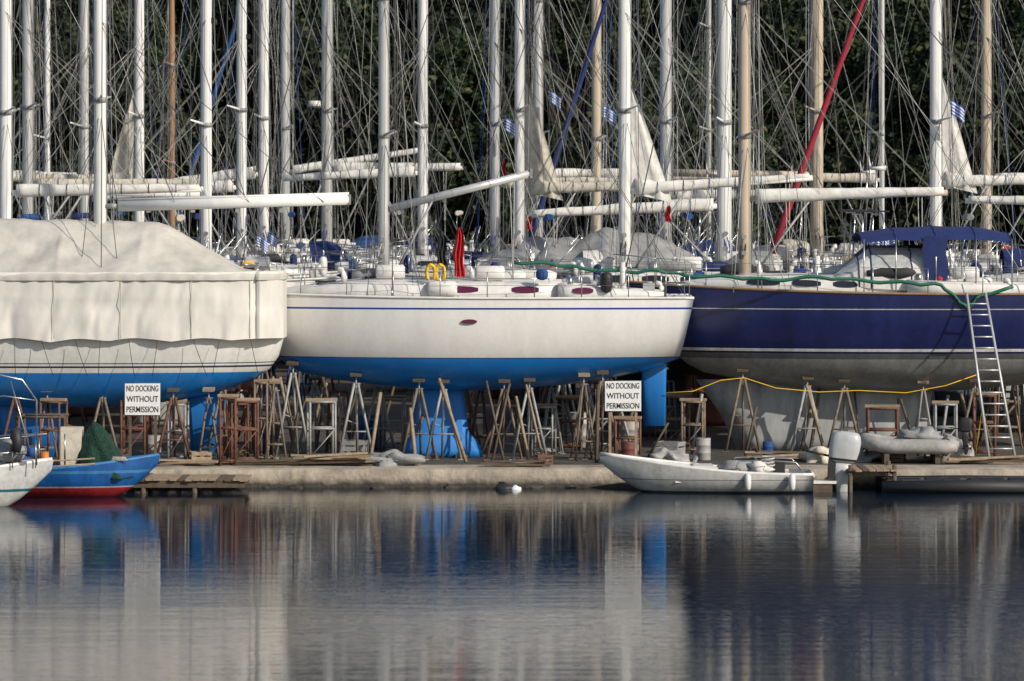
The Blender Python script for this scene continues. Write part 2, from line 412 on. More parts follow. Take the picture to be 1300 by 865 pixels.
    if detail:
        for k in range(random.randint(2,5)):
            t=U(.05,.85); s=random.choice([-1,1]); p=Vector((tx(t),s*(hb(t)-.18),sh(t)+.05))
            mb.poly([p+Vector((0,0,q)) for q in(0,.05,.15,.4,.5,.55)],.12,random.choice(['gel','cann','gel']),8,lambda f:.25+.75*math.sin(min(1,max(.0,f))*math.pi)**.5)
        s=random.choice([-1,1]); c=Vector((tx(.03),s*(hb(0)-.05),dz+.4))
        mb.poly([c+Vector((.22*math.cos(a),0,.25*math.sin(a))) for a in[math.pi*(-.35+1.7*k/12) for k in range(13)]],.06,random.choice(['yellow','gel','gel']),6)
    mb.obj('rails',E)
    # deck gear
    mb=MB()
    for k in range(clut):
        t=U(.06,.9); s=U(-.75,.75); x=tx(t); yy=s*hb(t); z=sh(t)+(ch(x) if (ca<x<cf and abs(yy)<cw(x)) else 0)+.03
        kind=random.randint(0,5); cm=random.choice(['cang','gel','cann','canc','canw','greyp','wired'])
        if kind==0: mb.blob((x,yy,z+.12),U(.25,.5),U(.2,.35),U(.12,.24),cm,k*3.1+mx,.3)
        elif kind==1: mb.poly([(x+.16*math.cos(q*.9),yy+.16*math.sin(q*.9),z+.008*q) for q in range(18)],.02,random.choice(['wirew','wired','ropeb']),5)
        elif kind==2:
            mb.poly([(x,yy,z),(x,yy,z+.2),(x+.05,yy,z+.28),(x+.14,yy,z+.3)],.06,'gel',8,lambda f:1+.4*f)
        elif kind==3:
            mb.poly([(x-.6+.2*q,yy+.05*math.sin(q),z+.12+.02*math.sin(q*2)) for q in range(7)],.15,cm,8,lambda f:.6+.4*math.sin(f*math.pi)**.4)
        elif kind==4:
            c=random.choice(['canb','red','greyp','gel']); mb.box((x,yy,z+.17),(.28,.16,.3),c); mb.tube((x-.08,yy,z+.34),(x+.08,yy,z+.34),.02,c)
        else:
            mb.poly([(x-.35,yy,z+.2),(x-.3,yy,z+.2),(x+.3,yy,z+.2),(x+.35,yy,z+.2)],.19,'gel',10,lambda f:.7 if f in(0,1) else 1)
    mb.obj('deck_gear',E)
    # canvas
    mb=MB()
    def canopy(x0,st,w,z0,m,full=True,winf=None):
        rows=[]
        for (x,h,ws) in st:
            row=[]; A=range(13)
            for k in A:
                a=math.pi*k/12 if full else math.pi*(.16+.68*k/12)
                row.append((x0+x,w*ws*math.cos(a),z0+h*max(0,math.sin(a))**.55+.015*math.sin(k*2+x*3)))
            rows.append(row)
        mb.loft(rows,(lambda i,j: ('clear' if (i==winf and (1<=j<=10) and j not in(3,8)) else m)),close=False,cap=(False,False))
        for r in rows[1::2]: mb.poly(r,.014,'steel',5)
    if hood: canopy(ca+.55,[(0.25,.03,.9),(-.1,.35,.97),(-.45,.6,1),(-.8,.66,1),(-1.25,.62,.98)],B*.33,dz+cabh*.8,hood,True,0)
    if bimini:
        canopy(xs+.9,[(-.2,1.9,.95),(.5,1.98,1),(1.2,2.0,1),(2.1,1.92,.97)],B*.38,dz-.0,bimini,False)
    if bimini or (detail and not arch):
        for s in(-1,1):
            for q in(-.2,.5,1.2,2.1): mb.tube((xs+1.8,s*(B*.38),dz),(xs+.9+q,s*B*.335,dz+1.35),.014,'steel',seg=5)
        if not bimini:
            for q in(-.2,1.2): mb.poly([(xs+.9+q,B*.36*math.cos(math.pi*k/12),dz+1.3+.55*max(0,math.sin(math.pi*k/12))**.55) for k in range(13)],.014,'steel',5)
            mb.poly([(xs+2.1+.04*math.sin(k),B*.3*(k/5-1),dz+1.85) for k in range(11)],.09,random.choice(['cann','canc','canb','cang']),7)
    if arch:
        for q in(.15,.7):
            mb.poly([(xs+q,-hb(0)+.1,dz),(xs+q-.1,-hb(0)+.1,dz+1.7),(xs+q-.1,-hb(0)+.4,dz+1.95),(xs+q-.1,hb(0)-.4,dz+1.95),(xs+q-.1,hb(0)-.1,dz+1.7),(xs+q,hb(0)-.1,dz)],.022,'steel',6)
        mb.box((xs+.35,0,dz+2.02),(1.0,1.8,.04),'solar')
        mb.tube((xs+.2,.9,dz+1.9),(xs+.2,.9,dz+3.1),.025,'steel'); mb.tube((xs-.05,.9,dz+3.15),(xs+.35,.9,dz+3.15),.07,'gel',.03,8)
        for a in(0.3,2.4,4.5): mb.tube((xs+.36,.9,dz+3.15),(xs+.36,.9+.5*math.cos(a),dz+3.15+.5*math.sin(a)),.03,'gel',.01,4)
    if tent:
        rows=[]; xa_,xb_=tent[1],tent[2]; tm=tent[0]; zr=tent[3]
        for k in range(41):
            f=k/40; x=lerp(xa_,xb_,f); t=xt(x); w=hb(t)+.02
            lump=.22*noise.noise(Vector((x*.8,mx,0)))+.1*abs(math.sin(f*11))
            rz_=dz+.5+(zr-.5)*min(1,math.sin(math.pi*min(1,max(0,f*1.04-.02)))**.45)-lump; ez=dz+.4+.1*math.sin(f*14)
            row=[]
            for q in range(-10,11):
                a=abs(q)/10; yy=w*a*(1 if q>0 else -1); z=lerp(rz_,ez,a**.9)-.22*math.sin(a*math.pi)*(.5+.5*abs(math.sin(f*11)))+.10*noise.noise(Vector((x*1.5,yy*2,mx*.1)))+.05*noise.noise(Vector((x*5,yy*4,mx*.1)))
                row.append((x,yy,z))
            row=[(x,-w-.03-.03*math.sin(x*7),dz-.15)]+row+[(x,w+.03,dz-.15)]
            rows.append(row)
        mb.loft(rows,tm,close=False,cap=(False,False))
        n=len(rows[0])
        for rr in(rows[0],rows[-1]):
            b0=len(mb.v); mb.v.extend(rr); mb.face([b0+k for k in range(n)],tm)
    if flagz:
        flag(mb,(sps[0][0],-sps[0][1]*.7*(1 if bow=='R' else -1),dz+flagz),.6,.42,seed=mx); 
    if detail and R()<.35: flag(mb,(xs+.1,.3,dz+1.4),.4,.3,mx)
    if mb.v: mb.obj('canvas_covers',E)
    if stands:
        for q in(.28,.5,.72):
            for s in(-1,1):
                yy=hb(q)*.6; z=sh(q)-(sh(q)-zb(q))*(1-.6**ne)**(1/ne)
                p=Matrix.Rotation(rz,3,'Z')@Vector((tx(q),s*yy,0))
                stand(E.location.x+p.x,y+p.y,z-.01)
    return E,dict(hb=hb,sh=sh,zb=zb,tx=tx,xt=xt,dz=dz,xs=xs,xb=xb,rz=rz)
# ------------------------------------------------------------ stands
STD={}
def stand_mesh(h,m,kind):
    mb=MB()
    if kind==0:
        for k in range(4):
            a=math.pi/4+k*math.pi/2+.1; b=Vector((.36*math.cos(a),.34*math.sin(a),0))
            mb.tube(b+Vector((0,0,.02)),(b.x*.12,b.y*.12,h*.86),.028,m,.026,6); mb.box(b+Vector((0,0,.01)),(.12,.12,.02),m)
        for f in(.25,.55):
            P=[Vector((.36*(1-.88*f)*math.cos(math.pi/4+k*math.pi/2+.1),.34*(1-.88*f)*math.sin(math.pi/4+k*math.pi/2+.1),h*.86*f)) for k in range(4)]
            for k in range(4): mb.tube(P[k],P[(k+1)%4],.015,m)
    elif kind==1:
        for s in(-1,1):
            mb.tube((s*.42,-.05,0.02),(s*.04,0,h*.88),.034,m); mb.box((s*.42,-.05,.01),(.15,.12,.02),m)
        mb.tube((0,.5,.02),(0,0,h*.85),.03,m); mb.tube((-.28,-.03,h*.32),(.28,-.03,h*.32),.018,m); mb.tube((0,.28,h*.4),(-.22,-.02,h*.45),.014,m)
    else:
        for s in(-1,1):
            for q in(-1,1): mb.tube((s*.3,q*.25,.0),(s*.22,q*.2,h*.8),.025,m)
            mb.tube((s*.22,-.2,h*.8),(s*.22,.2,h*.8),.025,m)
        for q in(-1,1):
            for f in(.12,.45,.8): mb.tube((-lerp(.3,.22,f/.8),q*lerp(.25,.2,f/.8),h*f),(lerp(.3,.22,f/.8),q*lerp(.25,.2,f/.8),h*f),.02,m)
            mb.tube((-.29,q*.24,h*.12),(.25,q*.22,h*.45),.013,m)
        mb.box((0,0,h*.81),(.1,.5,.06),m)
    mb.tube((0,0,h*.8),(0,0,h-.05),.02,'stg',seg=6)
    mb.tube((-.1,0,h*.87),(.1,0,h*.87),.01,'stg',seg=4)
    mb.box((0,0,h-.03),(.28,.24,.05),'woodd' if kind==1 else 'wood',RX(.25))
    o=mb.obj('boat_stand'); me=o.data; bpy.data.objects.remove(o); return me
def stand(x,y,h,m=None,kind=None,rz=None):
    m=m or random.choice(['stbrown','stg','rust','stb','stbrown','rust']); kind=random.randint(0,2) if kind is None else kind
    key=(m,kind)
    if key not in STD: STD[key]=stand_mesh(1.9,m,kind)
    o=bpy.data.objects.new('boat_stand',STD[key]); scene.collection.objects.link(o)
    o.location=(x,y,G); o.scale=(1,1,h/1.9); o.rotation_euler=(0,0,U(-.5,.5) if rz is None else rz)
# ------------------------------------------------------------ front row
hw=hullmat('hull_front_white',[(0,AF['blue']),(2.42,(.02,.06,.3)),(2.46,WHITE),(3.60,(.02,.06,.28)),(3.645,WHITE)],tilt=.0,rough=.2,var=.09)
E1,I1=yacht(487,4.4,'L',L=11.2,B=3.7,kd=1.62,bd=.82,fb=1.42,hm=hw,mr=.125,mm='mastg',boom=3.45,bh=2.15,rise=.85,boomm=None,boomr=.12,yaw=.0,
   hood=None,keelm='blueaf',keel=[(2.0,-.75,-1.95,.26),(1.2,-.72,-1.98,.24),(.62,-.7,-2.05,.22),(.38,-.55,-2.25,.4),(.15,-.45,-2.4,.55),(.0,-.45,-2.4,.45)],xm=.335,
   rudder=[(2.6,-6.25,-6.85,.12),(2.2,-6.22,-6.85,.12),(.75,-6.3,-6.82,.09)],windows=[(-1.3,-2.3),(-3.1,-3.75),(-4.55,-5.05)],winm='winp',
   cabx=(2.6,-4.3),cabh=.36,fur=None,wire=.011,stern=.78,nlines=10,spread=3,stands=False,detail=False,sheerk=.12,clut=16)
hbl=hullmat('hull_front_navy',[(0,(.31,.31,.30)),(2.30,(.12,.12,.13)),(2.44,(.010,.014,.07)),(2.49,(.7,.7,.7)),(2.56,(.010,.017,.10)),(3.52,(.5,.5,.5)),(3.55,(.010,.017,.10))],var=.36)
E2,I2=yacht(945,7.0,'L',L=13.4,B=4.1,kd=1.45,bd=.95,fb=1.5,hm=hbl,mr=.15,mm='mastb',boom=4.9,bh=2.35,rise=.15,boomm='canw',boomr=.16,yaw=0.,
   hood=None,keelm='greyaf',keel=[(1.75,1.2,-4.7,.5),(.9,.6,-4.6,.42),(.3,.3,-4.5,.45),(.0,.2,-4.4,.4)],rudder=[(2.4,-9.,-9.8,.14),(.5,-8.9,-9.6,.1)],
   xm=.235,cabx=(1.6,-4.0),cabh=.36,railm='teak',wire=.012,nlines=11,stands=False,stern=.7,fur=None,detail=False,spread=3,clut=18)
mb=MB()
def wx(px,y=7.0): return (X(945,7)-X(px,y))
dz=I2['dz']
def arc(x,w,z0,h,n=12,a0=0.,e=.5): return [(x+.02*math.sin(k*3+x),w*math.cos(a0+(math.pi-2*a0)*k/n),z0+h*max(0,math.sin(a0+(math.pi-2*a0)*k/n))**e+.012*math.sin(k*2.3+x*5)) for k in range(n+1)]
rows=[arc(wx(1050),1.15,dz+.3,.08),arc(wx(1085),1.35,dz+.2,.75),arc(wx(1100),1.4,dz+.15,1.05),arc(wx(1150),1.45,dz+.1,1.1),arc(wx(1172),1.45,dz+.1,1.1)]
mb.loft(rows,lambda i,j:('clear' if (i in(0,2) and j in(1,2,4,5,6,7,9,10)) else ('cann' if i>0 and 3<j<8 else 'canw')),close=False,cap=(False,False))
for r in rows[1:]: mb.poly(r,.018,'cann',5)
rows=[arc(wx(p),1.6,dz+1.0,h,12,.35,.6) for p,h in((1088,.5),(1110,.57),(1130,.62),(1155,.63),(1180,.68),(1205,.64),(1230,.66),(1255,.58),(1275,.5))]
mb.loft(rows,'cann',close=False,cap=(False,False)); 
for r in rows[::2]: mb.poly(r,.02,'cann',5)
rows=[[(wx(p)+.06*math.sin(k*2),1.5-.02*k+.04*math.sin(p),z) for k,z in enumerate((dz+1.45,dz+1.0,dz+.5,dz+.1))] for p in(1165,1171,1177,1183,1189,1195)]
mb.loft(rows,'cann',close=False,cap=(False,False))
for px in(1090,1130,1180,1230,1275):
    for s in(-1,1): mb.tube((wx(px),s*1.5,dz),(wx(px),s*1.5,dz+1.35),.018,'steel')
mb.poly([(wx(1190),1.35,dz+.15),(wx(1190)+.1,1.4,dz+.4),(wx(1190),1.3,dz+.7)],.12,'red',7)
mb.obj('canvas_covers',E2)
def cloth(name,px,py0,py1,w,m,y=3.4):
    mb=MB(); rows=[]
    for k in range(9):
        z=lerp(Z(py0,y),Z(py1,y),k/8); ww=w*(.35+.65*math.sin(min(1,k/3)*math.pi/2))*(1+.15*math.sin(k*1.9))
        rows.append([(X(px,y)+ww*(q/10-.5)+.02*math.sin(k),y+.06*math.sin(q*1.7+k*.3),z+.03*math.sin(q*2.1)) for q in range(11)])
    mb.loft(rows,m,close=False,cap=(False,False)); mb.obj(name)
cloth('red_foul_weather_jacket',583,290,352,.24,'red'); cloth('black_foul_weather_jacket',561,298,338,.24,'black')
cloth('red_towel',848,262,282,.14,'red',9); cloth('red_towel',640,205,222,.10,'red',12); cloth('red_towel',672,275,292,.12,'red',9)
mb=MB(); y=3.2
for px in(547,559):
    c=Vector((X(px,y),y,Z(347,y))); mb.poly([c+Vector((.1*math.cos(a),0,.2*math.sin(a))) for a in[math.pi*(-.3+1.6*k/12) for k in range(13)]],.045,'yellow',7)
mb.obj('horseshoe_lifebuoy')
for i,px in enumerate((688,770)):
    mb=MB(); y=3.1
    p=Vector((X(px,y),y,Z(372 if i else 356,y)))
    mb.poly([p+Vector((0,0,q)) for q in(0,.06,.2,.36,.46,.5)] if i else [p+Vector((0,0,q)) for q in(0,.04,.1,.18,.24,.27)],.15,'black' if i else 'canb',10,lambda f:.3+.7*math.sin(f*math.pi)**.5)
    mb.obj('fender')
mb=MB(); lx=-(X(596,3)-X(487,4.4)); yy=I1['hb'](I1['xt'](lx))*.99
ring=[(lx+.19*math.cos(a),yy+.0,3.33+.055*math.sin(a)) for a in[2*math.pi*k/16 for k in range(16)]]
mb.loft([ring,[(a,b+.03,c) for a,b,c in ring]],'winp')
mb.obj('hull_porthole',E1)
# ------------------------------------------------------------ covered boat
yc=2.8; E3=empty('covered_sailing_yacht',(X(127,yc),yc,G))
def lx3(px): return X(px,yc)-X(127,yc)
def lz(py,y): return Z(py,y)-G
hcv=hullmat('hull_covered',[(0,AF['blue']),(lz(475,1.2),(.75,.74,.7)),(lz(469,1.2),(.03,.04,.08)),(lz(466.5,1.2),(.75,.74,.7)),(lz(464,1.2),(.03,.04,.08)),(lz(462,1.2),(.74,.73,.69))],var=.15)
pxs=[-420,-300,-200,-100,0,60,120,180,230,270,300,325,343,354,360]
BP=[420,470,495,508,515,517,517,514,508,500,491,480,468,452,430]
WP=[.1,.9,1.35,1.6,1.7,1.72,1.72,1.68,1.58,1.42,1.25,1.05,.85,.62,.35]
rings=[]
for p,b,w in zip(pxs,BP,WP):
    ring=[]; zt=lz(352,yc); z0=lz(b,yc)
    for k in range(-12,13):
        th=abs(k)/12*math.pi/2; ring.append((lx3(p),w*math.sin(th)**(2/2.5)*(1 if k>0 else -1),zt-(zt-z0)*max(0,math.cos(th))**(2/2.5)))
    rings.append(ring)
mb=MB(); mb.loft(rings,hcv,close=False,cap=(False,False)); n=len(rings[0]); mb.face([(len(rings)-1)*n+k for k in range(n)],hcv); mb.obj('hull',E3)
mb=MB(); mb.loft([foil(lx3(a),lx3(b),th,z) for z,a,b,th in((2.0,290,235,.3),(1.0,285,240,.25),(0.12,272,243,.2))],'blueaf')
mb.loft([foil(lx3(a),lx3(b),th,z) for z,a,b,th in((2.0,90,-10,.35),(.0,75,5,.3))],'blueaf'); mb.obj('keel',E3)
def wcov(px): return interp(px,pxs,WP)+.07+(.22 if px>330 else .1*max(0,(px-230)/100))
mcu=mat('tarpaulin_upper',(.52,.49,.44),.85,var=.3,scale=1.1,bump=.01,bscale=3)
mcl=mat('tarpaulin_lower',(.68,.65,.60),.8,var=.22,scale=1.3,bump=.008,bscale=4,streak=True)
rows=[]; NX=260
for i in range(NX+1):
    p=lerp(-400,362,i/NX); w=wcov(p); x=lx3(p); row=[]
    scal=.045*abs(math.sin(p*.042))+.05*noise.noise(Vector((p*.02,0,0)))
    for s in(-1,1):
        prof=[]
        for k in range(13):
            f=k/12; z=lerp(lz(346,1.1),lz(433,1.1)+scal,f)
            tie=math.exp(-((p%52-26)/5)**2)
            fold=(.014*math.sin(p*.16+2*noise.noise(Vector((p*.02,f*2,0))))*f+.05*noise.noise(Vector((p*.02,f*3,s*5)))+.03*noise.noise(Vector((p*.09+f*3,f*2,s*3)))-.045*tie*f**2-.02*math.exp(-((f-.5)/.05)**2))
            prof.append((x,s*(w+fold+.03-.04*f),z))
        row+= prof[::-1] if s<0 else prof
    rows.append(row)
mb=MB(); mb.loft(rows,mcl,close=False,cap=(False,False))
b0=len(mb.v); mb.v.extend(rows[-1]); mb.face([b0+k for k in range(len(rows[-1]))],mcl)
mb.obj('lower_tarpaulin',E3)
mb=MB(); rows=[]
RPX=[-420,-300,-60,0,100,200,215,235,270,310,345,364]; RPY=[340,300,283,277,280,282,286,298,319,341,350,353]
for i in range(NX+1):
    p=lerp(-400,364,i/NX); w=wcov(p)+.06; x=lx3(p); rz_=lz(interp(p,RPX,RPY),yc); ez=lz(353,1.1); row=[]
    bat=abs(math.sin(p*.031+.6))**.7
    for q in range(-18,19):
        a=abs(q)/18; s=1 if q>0 else -1
        aa=min(1,a/.9)
        sg=.13*math.sin(aa*math.pi)*(.25+.75*bat)*(rz_-ez)
        dr=.03*math.sin(p*.12+aa*9)*math.sin(aa*math.pi)
        z=lerp(rz_,ez+.08,aa**1.15)-sg+dr*.6+.04*noise.noise(Vector((p*.03+aa*2,a*2,s)))+.012*noise.noise(Vector((p*.15,a*9,s)))
        yy=s*w*aa**.9
        if a>.9: z=ez+.08-(a-.9)/.1*.14; yy=s*(w+.012+.01*math.sin(p*.3))
        row.append((x,yy,z))
    rows.append(row)
mb.loft(rows,mcu,close=False,cap=(False,False)); b0=len(mb.v); mb.v.extend(rows[-1]); mb.face([b0+k for k in range(len(rows[-1]))],mcu)
mb.obj('upper_tarpaulin',E3)
mb=MB()
for p in range(-380,352,37):
    w=wcov(p); x=lx3(p+U(-6,6))
    for s in(-1,1):
        x2=x+U(-.35,.35); mb.poly([(x,s*(w+.01),lz(432,1.1)),(lerp(x,x2,.5),s*(w+.0),lz(455,1.1)),(x2,s*(w*.93),lz(478,1.1))],.007,'wired',4)
for p in(80,163,250,322):
    w=wcov(p)
    mb.poly([(lx3(p),-(w+.055-.02*k/8),lerp(lz(352,1.1),lz(430,1.1),k/8)) for k in range(9)],.008,'canc',4)
mb.obj('lashing_lines',E3)
mb=MB()
z1=17.; rr=.15
mb.loft([[(rr*math.cos(a),rr*.8*math.sin(a),z) for a in[2*math.pi*k/12 for k in range(12)]] for z in(2.5,8,z1)],'mastw')
mb.box((rr*1.02,0,(z1+5)/2),(.03,.05,z1-5.),'stg')
for z,w in((8.6,1.0),(12.2,.85)):
    for s in(-1,1): mb.tube((0,0,z),(.15,s*w,z+.1),.045,'mastw',.025)
    mb.tube((0,0,z-.06),(0,0,z+.06),rr*1.1,'stg',None,10)
mb.obj('mast',E3)
mb=MB(); zb0=lz(262,2.8); xe=lx3(443)
mb.tube((lx3(150),0,zb0),(xe,0,zb0+.16),.13,'mastw',seg=12,sy=.75); mb.tube((.1,0,zb0),(lx3(152),0,zb0),.07,'stg')
mb.box((xe+.02,0,zb0+.16),(.05,.17,.24),'stg')
mb.tube((lx3(150),0,zb0+.15),(xe,0,zb0+.3),.035,'mastw')
for k in range(5): mb.box((lerp(lx3(160),xe,.1+.2*k),0,zb0-.1),(.1,.04,.1),'stg')
mb.obj('boom',E3)
mb=MB()
for s in(-1,1):
    mb.tube((.2,s*1.65,3.6),(.15,s*1.0,8.7),.012,'wire',seg=4); mb.tube((.15,s*1.0,8.7),(.15,s*.85,12.3),.012,'wire',seg=4); mb.tube((.15,s*.85,12.3),(0,0,16.8),.012,'wire',seg=4)
    for q in(-.4,.7): mb.tube((q,s*1.6,3.6),(0,0,8.5),.01,'wire',seg=4)
    for f in(.3,.6,.9): mb.tube((0,s*.1,10.5),(xe*f,s*.1,zb0+.1),.007,'wired',seg=3)
mb.tube((xe,0,zb0+.2),(0,0,16.9),.009,'wire',seg=4); mb.tube((lx3(358),0,3.6),(0,0,16.9),.011,'wire',seg=4); mb.tube((lx3(-380),0,3.6),(0,0,16.7),.05,'canw',seg=8)
for k in range(9):
    a=U(0,6.28); mb.tube((.5*math.cos(a),.25*math.sin(a),4.5),(.1*math.cos(a),.1*math.sin(a),16.9),.007,random.choice(['wirew','wired','ropeb']),seg=3)
mb.obj('rigging',E3)
# ------------------------------------------------------------ back rows
yacht(7,12,'L',mr=.16,L=11.5,hm='wb',bh=2.5,boom=5,hood='canc',yaw=.05)
yacht(793,12.5,'L',mr=.16,L=11.6,hm='wk',bh=2.55,boom=4.8,boomr=.14,rise=.35,tri=True,hood='cang',yaw=.03,arch=True,clut=22)
yacht(1352,13.5,'L',mr=.14,L=11.5,hm='wb',hood='cann',bimini='cann')
yacht(262,17,'R',mr=.15,hm='wk',bh=2.5,boom=4.8,boomm=None,hood='canw',yaw=-.06,clut=20)
yacht(920,17.5,'R',mr=.19,hm='wb',bh=2.15,boom=5.2,rise=-.25,boomr=.16,mm='mastw',hood='canw',yaw=.02,tent=('cang',-.6,-5.4,1.5),clut=18)
yacht(1455,17,'R',mr=.14,hm='wr')
yacht(35,22,'L',mr=.15,mm='mastg',hm='wr',bh=2.7,boom=5,hood='cann',yaw=.08)
yacht(660,22,'L',mr=.15,hm='wb',bh=2.6,tri=True,boomm='canc',hood='cang',tent=('cang',1.2,-3.4,1.3),yaw=-.05)
yacht(1188,22.5,'L',mr=.17,mm='mastw',hm='wg',bh=2.8,tri=True,boom=4.3,hood='canc',yaw=.05,flagz=5.2,clut=18,fur='canr',furr=.095)
yacht(307,27.5,'R',mr=.15,mm='mastw',hm='wb',bh=2.7,boom=4.4,rise=-.35,boomr=.17,hood='cann',yaw=-.08,clut=18)
yacht(845,27,'L',L=10.6,mr=.17,mm='mastg',hm='nb',bh=2.4,boom=4.6,hood='canc',arch=True,yaw=.02,fur='cann',furr=.085)
yacht(1252,28,'L',L=11,xm=.3,mr=.15,mm='mastb',hm='cg',bh=2.9,hood='cang',yaw=-.04)
yacht(177,32.5,'R',L=11.3,mr=.15,mm='mastw',hm='wb',bh=2.9,hood='cann',yaw=.05,tri=True)
yacht(628,32,'L',mr=.15,mm='mastg',hm='wr',bh=2.8,hood='canb',arch=True,yaw=.0,flagz=4.9)
yacht(1037,33,'R',L=10.8,xm=.42,mr=.2,mm='mastb',hm='cg',bh=3.1,boom=5,boomm=None,hood='cann',yaw=-.12,boomr=.15)
yacht(107,37.5,'R',L=11,mr=.15,mm='mastg',hm='wk',bh=3.,hood='canc',yaw=-.05)
yacht(537,37,'R',L=11,mr=.16,mm='mastw',hm='wb',bh=3.2,boom=4.4,rise=-.2,hood='cann',yaw=.04)
yacht(335,42.5,'R',mr=.17,mm='mastw',hm='wr',bh=3.2,boom=4.7,rise=-.6,boomr=.2,hood='canb',yaw=.03)
yacht(757,42,'L',mr=.16,mm='mastb',hm='wb',bh=3.,hood='cann',arch=True,yaw=-.07,flagz=5.5)
yacht(1120,43,'R',L=10.5,mr=.08,mm='mastg',hm='wk',bh=3.,hood='canc',yaw=.1)
yacht(218,48,'R',L=10.5,mr=.12,mm='mastwood',hm='cg',bh=2.8,hood=None,yaw=.1,mh=11)
yacht(683,48,'L',mr=.16,mm='mastg',hm='wb',bh=3.2,hood='canc',yaw=.1,flagz=6.2)
yacht(415,53,'L',mr=.2,mm='mastg',hm='wb',bh=3.4,boomr=.2,hood='cann',yaw=-.05,mh=16,radar=True)
yacht(1330,50,'L',mr=.15,mm='mastw',hm='wb',bh=3.2,mh=16)
yacht(362,58.5,'L',L=11,mr=.17,mm='mastg',hm='wg',bh=3.4,boom=5,rise=.8,hood='canb',yaw=.07,mh=16,fur='canb',furr=.09)
yacht(900,57,'R',L=11,mr=.09,mm='mastg',hm='wb',bh=3.2,hood='canb',yaw=-.1,mh=14)
yacht(60,57,'R',L=11,mr=.11,mm='mastw',hm='wb',bh=3.2,hood='canb',yaw=-.1,mh=15)
yacht(1480,32,'L',mr=.15,hm='wb'); yacht(-130,30,'R',mr=.15,hm='wr')
# ------------------------------------------------------------ front stands
def fs(px,y,h,m,k,rz=0.): stand(X(px,y),y,h,m,k,rz)
for px,m,k in((283,'stbrown',1),(372,'stg',1),(452,'stg',1),(532,'stbrown',1),(563,'stg',1),(640,'stbrown',1),(672,'stg',1),(741,'stbrown',0),(350,'stbrown',0),(765,'stbrown',1)):
    lx=-(X(px,3)-X(487,4.4)); t=I1['xt'](lx); yy=I1['hb'](t)*.62; z=I1['sh'](t)-(I1['sh'](t)-I1['zb'](t))*(1-.62**2.5)**.4
    if px<360: z=1.95; yy=1.9
    fs(px,4.4-yy,z,m,k,U(-.2,.2))
for px,m,k in((943,'stbrown',1),(1025,'stg',1),(1072,'stbrown',1),(1172,'stg',0),(1238,'stbrown',1)):
    lx=-(X(px,5)-X(945,7)); t=I2['xt'](lx); yy=I2['hb'](t)*.62; z=I2['sh'](t)-(I2['sh'](t)-I2['zb'](t))*(1-.62**2.5)**.4
    fs(px,7-yy,z,m,k,U(-.2,.2))
for px in(60,130,220,265,20): fs(px,1.8+U(0,.2),1.78,random.choice(['stbrown','rust']),random.choice([0,1]))
for px in(300,320,400,430,480,590,610,700,760): fs(px,U(5.6,6.5),1.85,random.choice(['stbrown','rust','stg']),random.choice([0,1,2]))
mb=MB()
for a,b,c,d in((617,485,640,585),(647,488,625,585),(520,520,528,585),(557,482,592,580),(655,505,672,580),(760,490,757,580),(668,490,690,582),(300,495,292,585),(345,480,340,585),(482,500,470,580)):
    y=2.7; mb.tube((X(a,y),y+.5,Z(b,y)),(X(c,y),y-.3,G),U(.03,.055),random.choice(['wood','wood','woodd']),seg=4)
for k in range(90):
    px=U(190,1300); y=U(3.6,15); h=U(.7,1.9); dx=U(-.5,.5)
    mb.tube((X(px,y),y,G),(X(px,y)+dx,y+U(-.2,.4),G+h),U(.02,.05),random.choice(['woodd','stbrown','rust','wood','woodd','stg']),seg=4)
mb.obj('timber_props')
def trestle(px,w,h,y,m):
    mb=MB()
    for s in(-1,1):
        for q in(-1,1): mb.tube((s*w/2,q*.3,0),(s*w/2,q*.3,h),.032,m,seg=4)
        for z in(.1,h*.5,h-.05): mb.tube((s*w/2,-.3,z),(s*w/2,.3,z),.024,m,seg=4)
    for q in(-1,1):
        for z in(.12,h*.55,h-.02): mb.tube((-w/2,q*.3,z),(w/2,q*.3,z),.028,m,seg=4)
    mb.tube((-w/2,-.3,.12),(w/2,-.3,h*.55),.015,m); mb.box((0,0,h+.03),(w+.15,.2,.06),'wood')
    mb.obj('steel_trestle',None,(X(px,y),y,G),U(-.2,.2))
for a in((309,.62,1.5,1.7,'rust'),(170,.55,1.5,2.2,'rust'),(226,.4,1.4,2.3,'stg'),(408,.6,1.45,2.6,'stg'),(68,.45,1.5,1.6,'rust'),(335,.3,1.9,2.6,'stbrown'),(797,.5,1.0,3.,'rust'),(585,.5,1.4,6.6,'stbrown'),(720,.6,1.3,7,'rust'),(860,.6,1.3,8,'stbrown'),(1120,.7,1.2,4.4,'rust'),(1200,.5,1.3,4.3,'stg'),(1250,.5,1.5,4.5,'rust'),(300,.5,1.3,4.5,'rust'),(500,.5,1.3,6.8,'stg'),(290,.35,1.6,1.5,'rust'),(880,.5,1.3,5.5,'stbrown'),(690,.5,1.2,5.,'stg')): trestle(*a)
